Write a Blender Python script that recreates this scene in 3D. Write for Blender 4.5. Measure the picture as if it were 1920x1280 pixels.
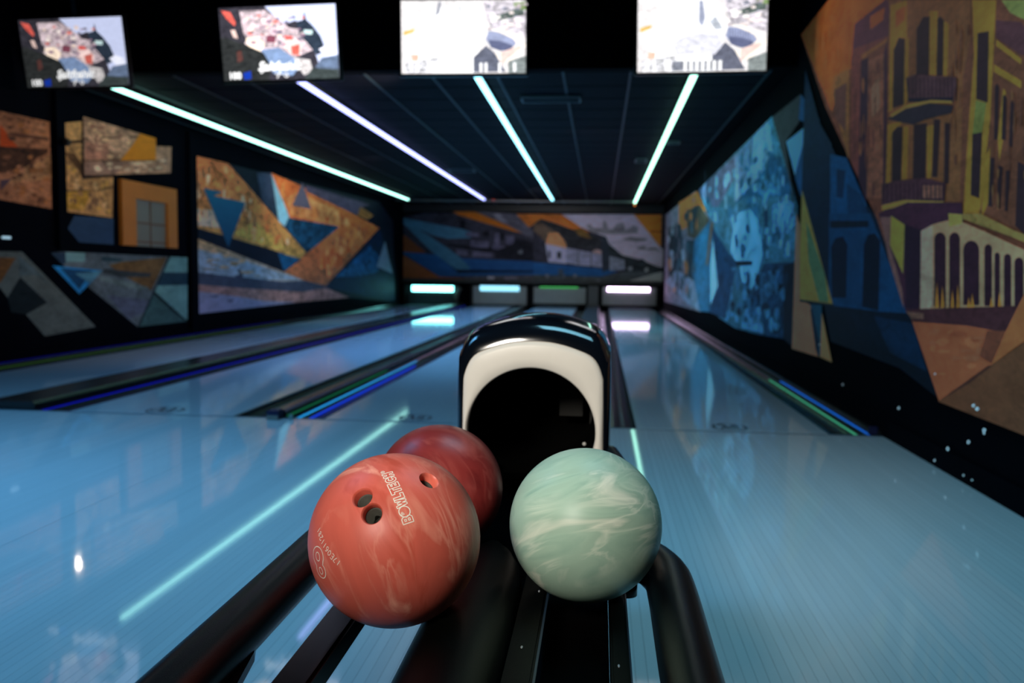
import bpy, bmesh, math, random
import numpy as np
from mathutils import Vector, Matrix
from mathutils.geometry import tessellate_polygon
random.seed(4)
for o in list(bpy.data.objects): bpy.data.objects.remove(o)
C = bpy.context.scene.collection
scn = bpy.context.scene

# ---------------------------------------------------------------- camera
FPX = 1641.0; EYE = Vector((0, 0, 0.90))
YAW, PIT, ROL = 0.0994, 0.0799, 0.0130
def cam_rot():
    cy, sy = math.cos(YAW), math.sin(YAW); cp, sp = math.cos(PIT), math.sin(PIT); cr, sr = math.cos(ROL), math.sin(ROL)
    B = Matrix(((1,0,0),(0,0,-1),(0,1,0)))
    Ry = Matrix(((cy,0,sy),(0,1,0),(-sy,0,cy)))
    Rp = Matrix(((1,0,0),(0,cp,-sp),(0,sp,cp)))
    Rr = Matrix(((cr,-sr,0),(sr,cr,0),(0,0,1)))
    return Rr @ Rp @ Ry @ B
RC = cam_rot()
cd = bpy.data.cameras.new('camera'); cam = bpy.data.objects.new('camera', cd); C.objects.link(cam)
Mw = Matrix((RC[0], -RC[1], -RC[2])).transposed()
cam.matrix_world = Matrix.Translation(EYE) @ Mw.to_4x4()
cd.sensor_width = 36; cd.lens = 36*FPX/1920; cd.clip_start = 0.02; cd.clip_end = 100
cd.dof.use_dof = True; cd.dof.focus_distance = 1.10; cd.dof.aperture_fstop = 5.2
scn.camera = cam
def ray(px, py): return RC.transposed() @ Vector(((px-960)/FPX, (py-640)/FPX, 1.0))
def onX(px, py, x): d = ray(px, py); return EYE + d*(x/d.x)
def onY(px, py, y): d = ray(px, py); return EYE + d*(y/d.y)
def onZ(px, py, z): d = ray(px, py); return EYE + d*((z-EYE.z)/d.z)

# ---------------------------------------------------------------- world, exposure, lamps
w = bpy.data.worlds.new('world'); scn.world = w; w.use_nodes = True
w.node_tree.nodes['Background'].inputs[0].default_value = (0.10, 0.25, 0.5, 1)
w.node_tree.nodes['Background'].inputs[1].default_value = 0.004
vs = scn.view_settings; vs.view_transform = 'Standard'; vs.look = 'None'; vs.exposure = 0.0; vs.gamma = 1.0
vs.use_curve_mapping = False
def lamp(kind, name, loc, aim, power, col, size=0.3, sizey=None, cone=60, blend=0.6, spec=1.0):
    l = bpy.data.lights.new(name, kind); o = bpy.data.objects.new(name, l); C.objects.link(o)
    l.energy = power; l.color = col; l.specular_factor = spec
    o.location = loc; d = Vector(aim)-Vector(loc); o.rotation_euler = d.to_track_quat('-Z', 'Y').to_euler()
    if kind == 'AREA':
        l.size = size
        if sizey: l.shape = 'RECTANGLE'; l.size_y = sizey
    else: l.shadow_soft_size = size
    if kind == 'SPOT': l.spot_size = math.radians(cone); l.spot_blend = blend
    return o
# ceiling wash of the approach (added unseen blue and cyan area lamps), out of frame overhead
lamp('AREA', 'approach_wash', (-3.2, 2.6, 3.5), (-3.2, 3.2, 0), 84, (0.12, 0.42, 0.80), 2.2, 1.2, spec=0.0).data.spread = math.radians(120)
lamp('AREA', 'approach_wash', (0.6, 2.4, 3.5), (0.5, 3.0, 0), 27, (0.19, 0.50, 0.66), 1.6, 1.2, spec=0.0).data.spread = math.radians(105)
# warm-white lamp over the bowler, the one that lights the balls and the hood
lamp('SPOT', 'return_spot', (-0.62, -0.35, 1.55), (-0.14, 1.5, 0.68), 165, (1.0, 0.93, 0.82), 0.22, cone=29, blend=0.6, spec=0.12)
# the light the four LED strips throw down on the lanes (strip lamps just under the diffusers)
for lx, ax, pw, lc in ((-4.47, -3.6, 74, (0.06, 0.62, 0.76)), (-2.66, -2.66, 125, (0.20, 0.42, 1.0)), (-1.08, -1.08, 135, (0.18, 0.56, 0.98)), (0.80, 0.62, 118, (0.26, 0.68, 0.78))):
    o = lamp('AREA', 'strip_throw', (lx, 14.3, 2.594), (ax, 14.3, 0), pw, lc, 0.045, 13.2, spec=1.0); o.data.spread = math.radians(112)
# added unseen spots that brighten the murals, without fixtures
lamp('SPOT', 'mural_fill', (-1.2, 2.6, 3.4), (1.62, 5.2, 1.3), 21, (1.0, 0.80, 0.72), 0.1, cone=75, blend=0.9, spec=0.0)
lamp('SPOT', 'mural_fill', (-1.7, 7.95, 2.5), (-5.3, 9.3, 1.75), 105, (1.0, 0.74, 0.52), 0.1, cone=100, blend=0.9, spec=0.0)
lamp('SPOT', 'mural_fill', (-3.4, 13.5, 2.55), (-5.3, 15.5, 1.2), 52, (1.0, 0.9, 0.8), 0.1, cone=110, blend=0.9, spec=0.0)
lamp('SPOT', 'mural_fill', (-0.6, 11.0, 2.55), (1.62, 12.6, 1.2), 30, (1.0, 0.93, 0.82), 0.1, cone=110, blend=0.9, spec=0.0)
lamp('SPOT', 'mural_fill', (-1.4, 18.6, 2.55), (-1.3, 23.3, 1.3), 85, (1.0, 0.92, 0.86), 0.1, cone=85, blend=0.9, spec=0.0)

# ---------------------------------------------------------------- materials
def s2l(c):
    r = []
    for v in c[:3]:
        v = v/255.0; r.append(v/12.92 if v <= 0.04045 else ((v+0.055)/1.055)**2.4)
    return r
def bsdf(name, col, rough=0.5, metal=0.0, spec=0.5, coat=0.0, emis=None, es=0.0, bump=None, var=None):
    m = bpy.data.materials.new(name); m.use_nodes = True; nt = m.node_tree; b = nt.nodes['Principled BSDF']
    b.inputs['Base Color'].default_value = (*col, 1); b.inputs['Roughness'].default_value = rough
    b.inputs['Metallic'].default_value = metal; b.inputs['Specular IOR Level'].default_value = spec
    b.inputs['Coat Weight'].default_value = coat; b.inputs['Coat Roughness'].default_value = 0.05
    if emis: b.inputs['Emission Color'].default_value = (*emis, 1); b.inputs['Emission Strength'].default_value = es
    if var:
        n = nt.nodes.new('ShaderNodeTexNoise'); n.inputs['Scale'].default_value = var[0]; n.inputs['Detail'].default_value = 4
        tc = nt.nodes.new('ShaderNodeTexCoord'); nt.links.new(tc.outputs['Object'], n.inputs['Vector'])
        mx = nt.nodes.new('ShaderNodeMix'); mx.data_type = 'RGBA'; nt.links.new(n.outputs['Fac'], mx.inputs[0])
        mx.inputs[6].default_value = (*[c*(1-var[1]) for c in col], 1); mx.inputs[7].default_value = (*[min(1, c*(1+var[1])) for c in col], 1)
        nt.links.new(mx.outputs[2], b.inputs['Base Color'])
    if bump:
        n = nt.nodes.new('ShaderNodeTexNoise'); n.inputs['Scale'].default_value = bump[0]; n.inputs['Detail'].default_value = 3
        tc = nt.nodes.new('ShaderNodeTexCoord'); nt.links.new(tc.outputs['Object'], n.inputs['Vector'])
        bp = nt.nodes.new('ShaderNodeBump'); bp.inputs['Strength'].default_value = bump[1]; bp.inputs['Distance'].default_value = bump[2]
        nt.links.new(n.outputs['Fac'], bp.inputs['Height']); nt.links.new(bp.outputs['Normal'], b.inputs['Normal'])
    return m
M = {}
M['black_wall'] = bsdf('black_wall', (0.0012, 0.0018, 0.005), 0.8, spec=0.04, var=(3, 0.4))
M['black_ceiling'] = bsdf('black_ceiling', (0.001, 0.0012, 0.002), 0.8, spec=0.04, var=(4, 0.3))
M['ceiling_tile'] = bsdf('ceiling_tile', (0.0018, 0.0026, 0.007), 0.7, spec=0.06, var=(9, 0.4))
M['rail_metal'] = bsdf('rail_metal', (0.006, 0.018, 0.03), 0.5, metal=0.1)
M['gutter'] = bsdf('gutter', (0.003, 0.004, 0.008), 0.22, spec=0.25)
M['cap'] = bsdf('cap', (0.018, 0.019, 0.02), 0.22, spec=0.6, var=(5, 0.3))
M['pale_cap'] = bsdf('pale_cap', (0.035, 0.037, 0.038), 0.3, spec=0.5, var=(5, 0.3))
M['tube'] = bsdf('tube', (0.002, 0.0025, 0.004), 0.30, spec=0.35, bump=(900, 0.35, 0.0006))
M['rail'] = bsdf('rail', (0.0015, 0.0015, 0.002), 0.2, spec=0.14, var=(30, 0.3))
M['molding'] = bsdf('molding', (0.0016, 0.0022, 0.0019), 0.4, spec=0.10, bump=(600, 0.2, 0.0005))
M['trough'] = bsdf('trough', (0.0008, 0.0008, 0.001), 0.85, spec=0.03, var=(20, 0.3))
M['edge_blue'] = bsdf('edge_blue', (0.03, 0.06, 0.10), 0.3, metal=0.4, var=(20, 0.2))
M['hood'] = bsdf('hood', (0.003, 0.005, 0.009), 0.12, spec=0.7, coat=0.5, bump=(6, 0.03, 0.02))
M['fascia'] = bsdf('fascia', (0.86, 0.83, 0.76), 0.38, spec=0.4, var=(11, 0.10))
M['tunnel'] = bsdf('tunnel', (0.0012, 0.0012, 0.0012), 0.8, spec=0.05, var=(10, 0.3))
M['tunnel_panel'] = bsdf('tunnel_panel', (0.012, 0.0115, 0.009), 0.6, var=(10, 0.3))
M['chip'] = bsdf('chip', (0.5, 0.5, 0.48), 0.6, var=(100, 0.3))
M['white_ink'] = bsdf('white_ink', (0.9, 0.86, 0.74), 0.5, var=(60, 0.05))
M['grey_box'] = bsdf('grey_box', (0.20, 0.19, 0.17), 0.5, var=(30, 0.2))
M['navy_box'] = bsdf('navy_box', (0.01, 0.012, 0.06), 0.4, var=(30, 0.2))
M['ink'] = bsdf('ink', (0.02, 0.03, 0.05), 0.4, var=(60, 0.3))
M['panel_dark'] = bsdf('panel_dark', (0.03, 0.045, 0.05), 0.35, var=(8, 0.3))
M['panel_grey'] = bsdf('panel_grey', (0.33, 0.34, 0.31), 0.45, var=(6, 0.15))
M['pit'] = bsdf('pit', (0.003, 0.004, 0.005), 0.8, var=(6, 0.3))
M['bezel'] = bsdf('bezel', (0.006, 0.006, 0.007), 0.35, var=(20, 0.2))
M['insert'] = bsdf('insert', (0.045, 0.045, 0.035), 0.7, var=(200, 0.3))
def emit(name, col, s):
    m = bpy.data.materials.new(name); m.use_nodes = True; nt = m.node_tree; nt.nodes.clear()
    e = nt.nodes.new('ShaderNodeEmission'); e.inputs[0].default_value = (*col, 1); e.inputs[1].default_value = s
    o = nt.nodes.new('ShaderNodeOutputMaterial'); nt.links.new(e.outputs[0], o.inputs[0]); return m

def board_mat(name, c0, c1, rough, lines=None, jitter=0.04, spec=0.5, brough=None):
    m = bpy.data.materials.new(name); m.use_nodes = True; nt = m.node_tree; b = nt.nodes['Principled BSDF']; L = nt.links.new
    tc = nt.nodes.new('ShaderNodeTexCoord'); mp = nt.nodes.new('ShaderNodeMapping'); mp.inputs['Scale'].default_value = (30, 1.3, 1)
    geo = nt.nodes.new('ShaderNodeNewGeometry'); L(geo.outputs['Position'], mp.inputs['Vector'])
    n = nt.nodes.new('ShaderNodeTexNoise'); n.inputs['Scale'].default_value = 1.0; n.inputs['Detail'].default_value = 5; L(mp.outputs[0], n.inputs['Vector'])
    mx = nt.nodes.new('ShaderNodeMix'); mx.data_type = 'RGBA'; L(n.outputs['Fac'], mx.inputs[0])
    mx.inputs[6].default_value = (*c0, 1); mx.inputs[7].default_value = (*c1, 1)
    src = mx.outputs[2]
    oi = nt.nodes.new('ShaderNodeObjectInfo'); mr = nt.nodes.new('ShaderNodeMapRange'); L(oi.outputs['Random'], mr.inputs[0])
    mr.inputs[3].default_value = 1-jitter; mr.inputs[4].default_value = 1+jitter
    sc = nt.nodes.new('ShaderNodeVectorMath'); sc.operation = 'SCALE'; L(src, sc.inputs[0]); L(mr.outputs[0], sc.inputs['Scale']); src = sc.outputs[0]
    if lines:
        sx = nt.nodes.new('ShaderNodeSeparateXYZ'); L(geo.outputs['Position'], sx.inputs[0])
        f = nt.nodes.new('ShaderNodeMath'); f.operation = 'DIVIDE'; L(sx.outputs[0], f.inputs[0]); f.inputs[1].default_value = lines
        fr = nt.nodes.new('ShaderNodeMath'); fr.operation = 'FRACT'; L(f.outputs[0], fr.inputs[0])
        lt = nt.nodes.new('ShaderNodeMath'); lt.operation = 'LESS_THAN'; L(fr.outputs[0], lt.inputs[0]); lt.inputs[1].default_value = 0.05
        m2 = nt.nodes.new('ShaderNodeMix'); m2.data_type = 'RGBA'; mu = nt.nodes.new('ShaderNodeMath'); mu.operation = 'MULTIPLY'; L(lt.outputs[0], mu.inputs[0]); mu.inputs[1].default_value = 0.25
        L(mu.outputs[0], m2.inputs[0]); L(src, m2.inputs[6]); m2.inputs[7].default_value = (*[c*0.4 for c in c0], 1); src = m2.outputs[2]
    L(src, b.inputs['Base Color']); b.inputs['Roughness'].default_value = rough; b.inputs['Specular IOR Level'].default_value = spec
    return m
M['board'] = board_mat('board', (0.54, 0.62, 0.66), (0.64, 0.70, 0.72), 0.047, jitter=0.03)
M['lane'] = board_mat('lane', (0.50, 0.60, 0.66), (0.60, 0.68, 0.72), 0.055, lines=0.0269, jitter=0.0, spec=0.6)
M['subfloor'] = bsdf('subfloor', (0.03, 0.04, 0.05), 0.8, var=(4, 0.2))

def paint_mat(name, gain, emission=0.0, nscale=1.0):
    """flat print: colour attribute 'ink', strength of brush blotches in attribute 'blotch'"""
    m = bpy.data.materials.new(name); m.use_nodes = True; nt = m.node_tree; b = nt.nodes['Principled BSDF']; L = nt.links.new
    a = nt.nodes.new('ShaderNodeAttribute'); a.attribute_name = 'ink'
    v = nt.nodes.new('ShaderNodeAttribute'); v.attribute_name = 'blotch'
    geo = nt.nodes.new('ShaderNodeNewGeometry')
    mp = nt.nodes.new('ShaderNodeMapping'); mp.inputs['Scale'].default_value = (1.6*nscale, 1.6*nscale, 4.0*nscale); L(geo.outputs['Position'], mp.inputs['Vector'])
    n = nt.nodes.new('ShaderNodeTexNoise'); n.inputs['Scale'].default_value = 1.6; n.inputs['Detail'].default_value = 7; n.inputs['Roughness'].default_value = 0.62; n.inputs['Distortion'].default_value = 0.7
    L(mp.outputs[0], n.inputs['Vector'])
    mr = nt.nodes.new('ShaderNodeMapRange'); L(n.outputs['Fac'], mr.inputs[0]); mr.inputs[1].default_value = 0.34; mr.inputs[2].default_value = 0.66; mr.inputs[3].default_value = -1; mr.inputs[4].default_value = 1
    nf = nt.nodes.new('ShaderNodeTexNoise'); nf.inputs['Scale'].default_value = 6.5; nf.inputs['Detail'].default_value = 6; nf.inputs['Distortion'].default_value = 1.2; L(mp.outputs[0], nf.inputs['Vector'])
    mf = nt.nodes.new('ShaderNodeMapRange'); L(nf.outputs['Fac'], mf.inputs[0]); mf.inputs[1].default_value = 0.36; mf.inputs[2].default_value = 0.64; mf.inputs[3].default_value = -.7; mf.inputs[4].default_value = .7
    sm = nt.nodes.new('ShaderNodeMath'); sm.operation = 'ADD'; L(mr.outputs[0], sm.inputs[0]); L(mf.outputs[0], sm.inputs[1]); mr = sm
    mu = nt.nodes.new('ShaderNodeMath'); mu.operation = 'MULTIPLY_ADD'; mu.use_clamp = False; L(mr.outputs[0], mu.inputs[0]); L(v.outputs['Fac'], mu.inputs[1]); mu.inputs[2].default_value = 1.0
    mk = nt.nodes.new('ShaderNodeMath'); mk.operation = 'MAXIMUM'; L(mu.outputs[0], mk.inputs[0]); mk.inputs[1].default_value = 0.12; mu = mk
    mg = nt.nodes.new('ShaderNodeMath'); mg.operation = 'MULTIPLY'; L(mu.outputs[0], mg.inputs[0]); mg.inputs[1].default_value = gain
    sc = nt.nodes.new('ShaderNodeVectorMath'); sc.operation = 'SCALE'; L(a.outputs['Color'], sc.inputs[0]); L(mg.outputs[0], sc.inputs['Scale'])
    if emission:
        b.inputs['Base Color'].default_value = (0.01, 0.01, 0.01, 1); L(sc.outputs[0], b.inputs['Emission Color']); b.inputs['Emission Strength'].default_value = emission
        b.inputs['Roughness'].default_value = 0.3
    else:
        L(sc.outputs[0], b.inputs['Base Color']); b.inputs['Roughness'].default_value = 0.6; b.inputs['Specular IOR Level'].default_value = 0.15
    return m

# ---------------------------------------------------------------- object helpers
def link(name, me, mats, parent=None, smooth=False):
    for m in (mats if isinstance(mats, (list, tuple)) else [mats]): me.materials.append(m)
    if smooth:
        for p in me.polygons: p.use_smooth = True
    o = bpy.data.objects.new(name, me); C.objects.link(o)
    if parent: o.parent = parent
    return o
def obj(name, bm, mats, parent=None, smooth=False, offset=None):
    if parent is not None:
        bmesh.ops.translate(bm, verts=bm.verts, vec=-parent.matrix_world_loc if False else -Vector(parent.location))
    bmesh.ops.recalc_face_normals(bm, faces=bm.faces)
    me = bpy.data.meshes.new(name); bm.to_mesh(me); bm.free()
    return link(name, me, mats, parent, smooth)
def tag(o, label, cat, group=None, kind=None):
    o['label'] = label; o['category'] = cat
    if group: o['group'] = group
    if kind: o['kind'] = kind
    return o
def thing(name, label, cat, loc, group=None):
    o = bpy.data.objects.new(name, None); C.objects.link(o); o.location = loc; o.empty_display_size = 0.1
    return tag(o, label, cat, group)
def struct(o): o['kind'] = 'structure'; return o
def bx(bm, x0, x1, y0, y1, z0, z1, mi=0, bev=0.0):
    vs_ = [bm.verts.new(p) for p in ((x0,y0,z0),(x1,y0,z0),(x1,y1,z0),(x0,y1,z0),(x0,y0,z1),(x1,y0,z1),(x1,y1,z1),(x0,y1,z1))]
    fs = [bm.faces.new([vs_[i] for i in f]) for f in ((3,2,1,0),(4,5,6,7),(0,1,5,4),(1,2,6,5),(2,3,7,6),(3,0,4,7))]
    for f in fs: f.material_index = mi
    if bev:
        es = set(e for f in fs for e in f.edges)
        bmesh.ops.bevel(bm, geom=list(es), offset=bev, segments=2, affect='EDGES')
    return fs
def box(*a, **k): bm = bmesh.new(); bx(bm, *a, **k); return bm
def catmull(pts, n=6):
    P = [Vector(p) for p in pts]; P = [P[0]*2-P[1]] + P + [P[-1]*2-P[-2]]; out = []
    for i in range(1, len(P)-2):
        for k in range(n):
            t = k/n; a, b, c, d = P[i-1:i+3]
            out.append(0.5*((2*b)+(c-a)*t+(2*a-5*b+4*c-d)*t*t+(3*b-a-3*c+d)*t**3))
    out.append(P[-2]); return out
def tube(bm, pts, r, seg=16, closed=False, squash=1.0):
    P = [Vector(p) for p in pts]; N = len(P); rings = []
    for i, p in enumerate(P):
        if closed: t = (P[(i+1) % N]-P[i-1]).normalized()
        else: t = (P[min(i+1, N-1)]-P[max(i-1, 0)]).normalized()
        up = Vector((0, 0, 1)); s = t.cross(up)
        if s.length < 1e-4: s = Vector((1, 0, 0))
        s.normalize(); u = s.cross(t); rr = r[i] if isinstance(r, (list, tuple)) else r
        rings.append([bm.verts.new(p + s*math.cos(2*math.pi*k/seg)*rr + u*math.sin(2*math.pi*k/seg)*rr*squash) for k in range(seg)])
    for i in range(N if closed else N-1):
        a, b = rings[i], rings[(i+1) % N]
        for k in range(seg): bm.faces.new((a[k], a[(k+1) % seg], b[(k+1) % seg], b[k]))
    if not closed: bm.faces.new(rings[0][::-1]); bm.faces.new(rings[-1])
def extrude_profile(bm, prof, y0, y1, closed=True, mi=0):
    a = [bm.verts.new((x, y0, z)) for x, z in prof]; b = [bm.verts.new((x, y1, z)) for x, z in prof]; n = len(prof)
    for i in range(n if closed else n-1):
        f = bm.faces.new((a[i], a[(i+1) % n], b[(i+1) % n], b[i])); f.material_index = mi
    if closed: bm.faces.new(a); bm.faces.new(b[::-1])

# ---------------------------------------------------------------- room shell
XL, XR, YF, YB, YT = -5.30, 1.62, 5.085, 23.3, 7.62      # walls, foul line, back wall, television fascia
ZC, ZA = 2.66, 3.75                                       # lane ceiling, approach ceiling
YR = -3.0
floor = struct(obj('floor', box(XL-0.1, XR+0.1, YR, YF-0.006, -0.20, -0.012), M['subfloor']))
floor['label'] = 'light blue lit approach floor of narrow boards before the foul line'
pitch = 0.0269; nb = 256; bw = pitch-0.0007
bme = bpy.data.meshes.new('board'); bm = box(0, bw, YR+0.05, YF-0.009, -0.0118, 0.0); bm.to_mesh(bme); bm.free(); bme.materials.append(M['board'])
for i in range(nb):
    o = bpy.data.objects.new('board', bme); C.objects.link(o); o.parent = floor
    x = 1.604-(i+1)*pitch
    if i == 130: o.scale.x = 0.93
    o.location = (x, 0, 0)
lane_bed = struct(obj('floor_lane_bed', box(XL-0.1, XR+0.1, YF-0.004, YB+0.4, -0.30, -0.16), M['black_wall']))
wall_right = struct(obj('wall_right', box(XR, XR+0.15, YR, YB+0.15, -0.2, ZA), M['black_wall']))
wall_left = struct(obj('wall_left', box(XL-0.15, XL, YR, YB+0.15, -0.2, ZA), M['black_wall']))
wall_back = struct(obj('wall_back', box(XL, XR, YB, YB+0.15, -0.2, ZC+0.3), M['black_wall']))
wall_rear = struct(obj('wall_rear', box(XL, XR, YR-0.15, YR, -0.2, ZA), M['black_wall']))
fascia = struct(obj('wall_fascia', box(XL, XR, YT+0.15, YT+0.27, ZC, ZA), M['black_ceiling']))
ceil_a = struct(obj('ceiling_approach', box(XL-0.1, XR+0.1, YR-0.1, YT+0.2, ZA, ZA+0.1), M['black_ceiling']))
ceiling = struct(obj('ceiling', box(XL-0.1, XR+0.1, YT+0.2, YB+0.1, ZC+0.03, ZC+0.12), M['black_ceiling']))
tme = bpy.data.meshes.new('ceiling_tile'); bm = box(0.012, 0.588, 0.012, 0.588, ZC+0.006, ZC+0.028, bev=0.003); bm.to_mesh(tme); bm.free(); tme.materials.append(M['ceiling_tile'])
rme = bpy.data.meshes.new('ceiling_rail'); bm = box(-0.010, 0.010, YT+0.28, YB-0.01, ZC-0.002, ZC+0.022); bm.to_mesh(rme); bm.free(); rme.materials.append(M['rail_metal'])
xs = [-5.23+0.6*i for i in range(12)]
for i, x in enumerate(xs):
    o = bpy.data.objects.new('ceiling_rail', rme); C.objects.link(o); o.parent = ceiling; o.location = (x+0.26-0.2, 0, 0)
    if i < 11:
        for j in range(25):
            y = YT+0.30+0.6*j
            o = bpy.data.objects.new('ceiling_tile', tme); C.objects.link(o); o.parent = ceiling; o.location = (x+0.06, y, 0)
# dark cornice on the back wall and black skirting along the walls
struct(obj('trim_1', box(XL, XR, YB-0.12, YB-0.002, 2.47, ZC+0.02), bsdf('cornice', (0.02, 0.018, 0.016), 0.5, var=(4, 0.3))))
struct(obj('baseboard_right', box(XR-0.016, XR-0.0005, YR+0.02, YB-0.02, -0.15, 0.10), M['black_wall']))
struct(obj('baseboard_left', box(XL+0.0005, XL+0.03, YR+0.02, YB-0.02, -0.15, 0.10), M['black_wall']))
# pilasters of the left wall
for k, (a, b) in enumerate((((99, 300), (115, 300)), ((352, 470), (365, 470)))):
    p, q = onX(*a[0:2], XL) if False else onX(a[0], a[1], XL), onX(b[0], b[1], XL)
    struct(obj('trim_%d' % (k+2), box(XL+0.0005, XL+0.05, p.y, q.y, 1.06 if k == 0 else -0.15, 2.62), M['black_wall']))

# ---------------------------------------------------------------- murals: flat print on the walls
class Print:
    def __init__(self, f, normal, n0=0.002, step=0.00003):
        self.bm = bmesh.new(); self.col = self.bm.loops.layers.float_color.new('ink'); self.bl = self.bm.loops.layers.float.new('blotch') if False else None
        self.f = f; self.n = Vector(normal); self.k = 0; self.n0 = n0; self.step = step; self.bv = []
    def poly(self, pts, col, blotch=0.15, col2=None):
        """col may fade to col2 between the highest and lowest corner"""
        off = self.n*(self.n0+self.step*self.k); self.k += 1
        P = [self.f(*p)+off for p in pts]; vs_ = [self.bm.verts.new(p) for p in P]
        z0, z1 = min(p.z for p in P), max(p.z for p in P)
        a = s2l(col); b = s2l(col2) if col2 else a
        for tri in tessellate_polygon([P]):
            if len(set(tri)) < 3: continue
            f = self.bm.faces.new([vs_[i] for i in tri])
            for lp in f.loops:
                t = (z1-lp.vert.co.z)/max(1e-6, z1-z0); lp[self.col] = (*[a[i]*(1-t)+b[i]*t for i in range(3)], 1)
            self.bv.append(blotch)
    def build(self, name, mat, parent):
        f0 = self.bm.faces[:]
        lay = self.bm.faces.layers.float.new('bt')
        for f, b in zip(self.bm.faces, self.bv): f[lay] = b
        self.bm.normal_update()
        # all faces look into the room
        for f in self.bm.faces:
            if f.normal.dot(self.n) < 0: f.normal_flip()
        vals = [f[lay] for f in self.bm.faces]
        bmesh.ops.translate(self.bm, verts=self.bm.verts, vec=-Vector(parent.location) if parent else Vector())
        me = bpy.data.meshes.new(name); self.bm.to_mesh(me); self.bm.free()
        at = me.attributes.new('blotch', 'FLOAT', 'FACE'); at.data.foreach_set('value', vals)
        return link(name, me, mat, parent)
def crop(ox, oy, s, plane):
    return lambda x, y: plane(ox+x/s, oy+y/s)
GL, GR, GB = 3.0, 3.0, 2.4
Lp = lambda x, y: onX(x, y, XL); Rp_ = lambda x, y: onX(x, y, XR); Bp = lambda x, y: onY(x, y, YB)

def inside(p, poly):
    x, y = p; c = False; j = len(poly)-1
    for i in range(len(poly)):
        (xi, yi), (xj, yj) = poly[i], poly[j]
        if (yi > y) != (yj > y) and x < (xj-xi)*(y-yi)/(yj-yi)+xi: c = not c
        j = i
    return c
def strokes(put, poly, n, cols, sx, sy, rnd, bl=.3):
    """brush strokes of the painted picture, irregular four to six sided dabs kept inside poly"""
    xs_ = [p[0] for p in poly]; ys_ = [p[1] for p in poly]; k = 0; tries = 0
    while k < n and tries < n*12:
        tries += 1; x, y = rnd.uniform(min(xs_), max(xs_)), rnd.uniform(min(ys_), max(ys_)); a, b = sx*rnd.uniform(.5, 1.4), sy*rnd.uniform(.5, 1.5); m_ = rnd.choice((5, 6, 7))
        t0 = rnd.uniform(0, 1); q = [(x+a*math.cos(t0+2*math.pi*i/m_)*rnd.uniform(.6, 1.1), y+b*math.sin(t0+2*math.pi*i/m_)*rnd.uniform(.6, 1.1)) for i in range(m_)]
        if all(inside(v, poly) for v in q): put(q, rnd.choice(cols), bl); k += 1
rs_ = random.Random(11)
# --- left wall, large landscape
P = Print(crop(350, 270, 3.878, Lp), (1, 0, 0))
pl = P.poly
pl([(62,85),(330,150),(1400,420),(1500,560),(1515,1150),(1180,1115),(75,1235)], (9,13,24), .3)
pl([(62,680),(705,930),(1010,1030),(1010,1060),(72,1060)], (140,105,70), .5, (110,112,120))
pl([(66,760),(420,850),(700,940),(830,985),(560,985),(72,935)], (110,118,130), .45)
pl([(72,930),(200,945),(350,965),(365,920),(382,905),(400,925),(412,968),(560,985),(700,1000),(850,992),(880,960),(920,985),(1010,960),(1060,1030),(1020,1090),(72,1025)], (48,50,64), .25)
pl([(72,1020),(300,1040),(840,1075),(1010,1045),(1185,1115),(800,1150),(75,1235)], (120,85,80), .45)
pl([(74,1070),(380,1110),(560,1140),(800,1150),(75,1235)], (105,100,122), .15)
for a in ((170,1100,60,16),(290,1130,50,22)):
    pl([(a[0],a[1]),(a[0]+a[2],a[1]-4),(a[0]+a[2]-8,a[1]+a[3]),(a[0]+10,a[1]+a[3]-4)], (70,66,82), .2)
pl([(62,85),(300,140),(870,790),(820,840),(600,760),(62,605)], (175,88,48), .55, (130,98,50))
pl([(66,470),(200,480),(240,610),(66,590)], (150,125,105), .5)
pl([(330,650),(500,560),(720,760),(640,760)], (150,115,55), .5)
pl([(615,210),(800,290),(1400,610),(1010,1030),(850,990),(705,930),(820,840),(875,790),(1110,600),(740,535)], (190,88,38), .4, (130,75,48))
pl([(720,390),(800,350),(1100,480),(1110,595),(760,520)], (185,110,60), .5)
pl([(1010,640),(1180,640),(1280,720),(1170,840),(960,760)], (165,90,48), .35)
strokes(pl, [(64,120),(300,150),(840,780),(800,810),(600,750),(66,600)], 70, [(198,128,80),(150,80,42),(176,112,58),(120,72,44),(190,140,104)], 16, 40, rs_)
strokes(pl, [(720,400),(1100,500),(1390,610),(1020,1000),(860,960),(1120,610),(760,520)], 70, [(206,122,70),(170,76,36),(196,104,52),(140,80,48)], 16, 36, rs_)
strokes(pl, [(68,700),(400,830),(690,930),(560,975),(72,925)], 26, [(150,120,92),(120,126,136),(104,84,66)], 50, 12, rs_)
pl([(62,605),(300,690),(830,840),(705,925),(62,680)], (6,10,24), .2)
pl([(118,320),(262,350),(190,375),(425,425),(300,750)], (24,72,92), .06, (16,52,76))
pl([(505,205),(612,210),(660,545),(550,420)], (50,52,68), .3, (20,36,46))
pl([(612,210),(745,530),(710,600),(665,560)], (112,142,150), .15)
pl([(838,280),(905,475),(765,445)], (84,72,82), .1)
pl([(740,535),(1110,600),(875,790),(710,600)], (18,52,72), .8)
pl([(660,790),(825,835),(705,925),(690,880)], (14,56,86), .35)
pl([(860,300),(1330,440),(1270,465),(1240,520),(870,345)], (74,56,70), .3)
pl([(1260,455),(1360,520),(1310,552),(1240,520)], (125,72,34), .25)
pl([(1400,620),(1500,950),(1515,1150),(1010,1040),(1180,870)], (10,24,46), .3)
pl([(1170,880),(1330,740),(1400,820),(1390,930),(1230,965),(1080,965)], (14,58,90), .7)
pl([(1440,705),(1495,940),(1380,890)], (98,104,118), .1)
P.build('mural', paint_mat('mural_left', GL), wall_left)

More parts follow.
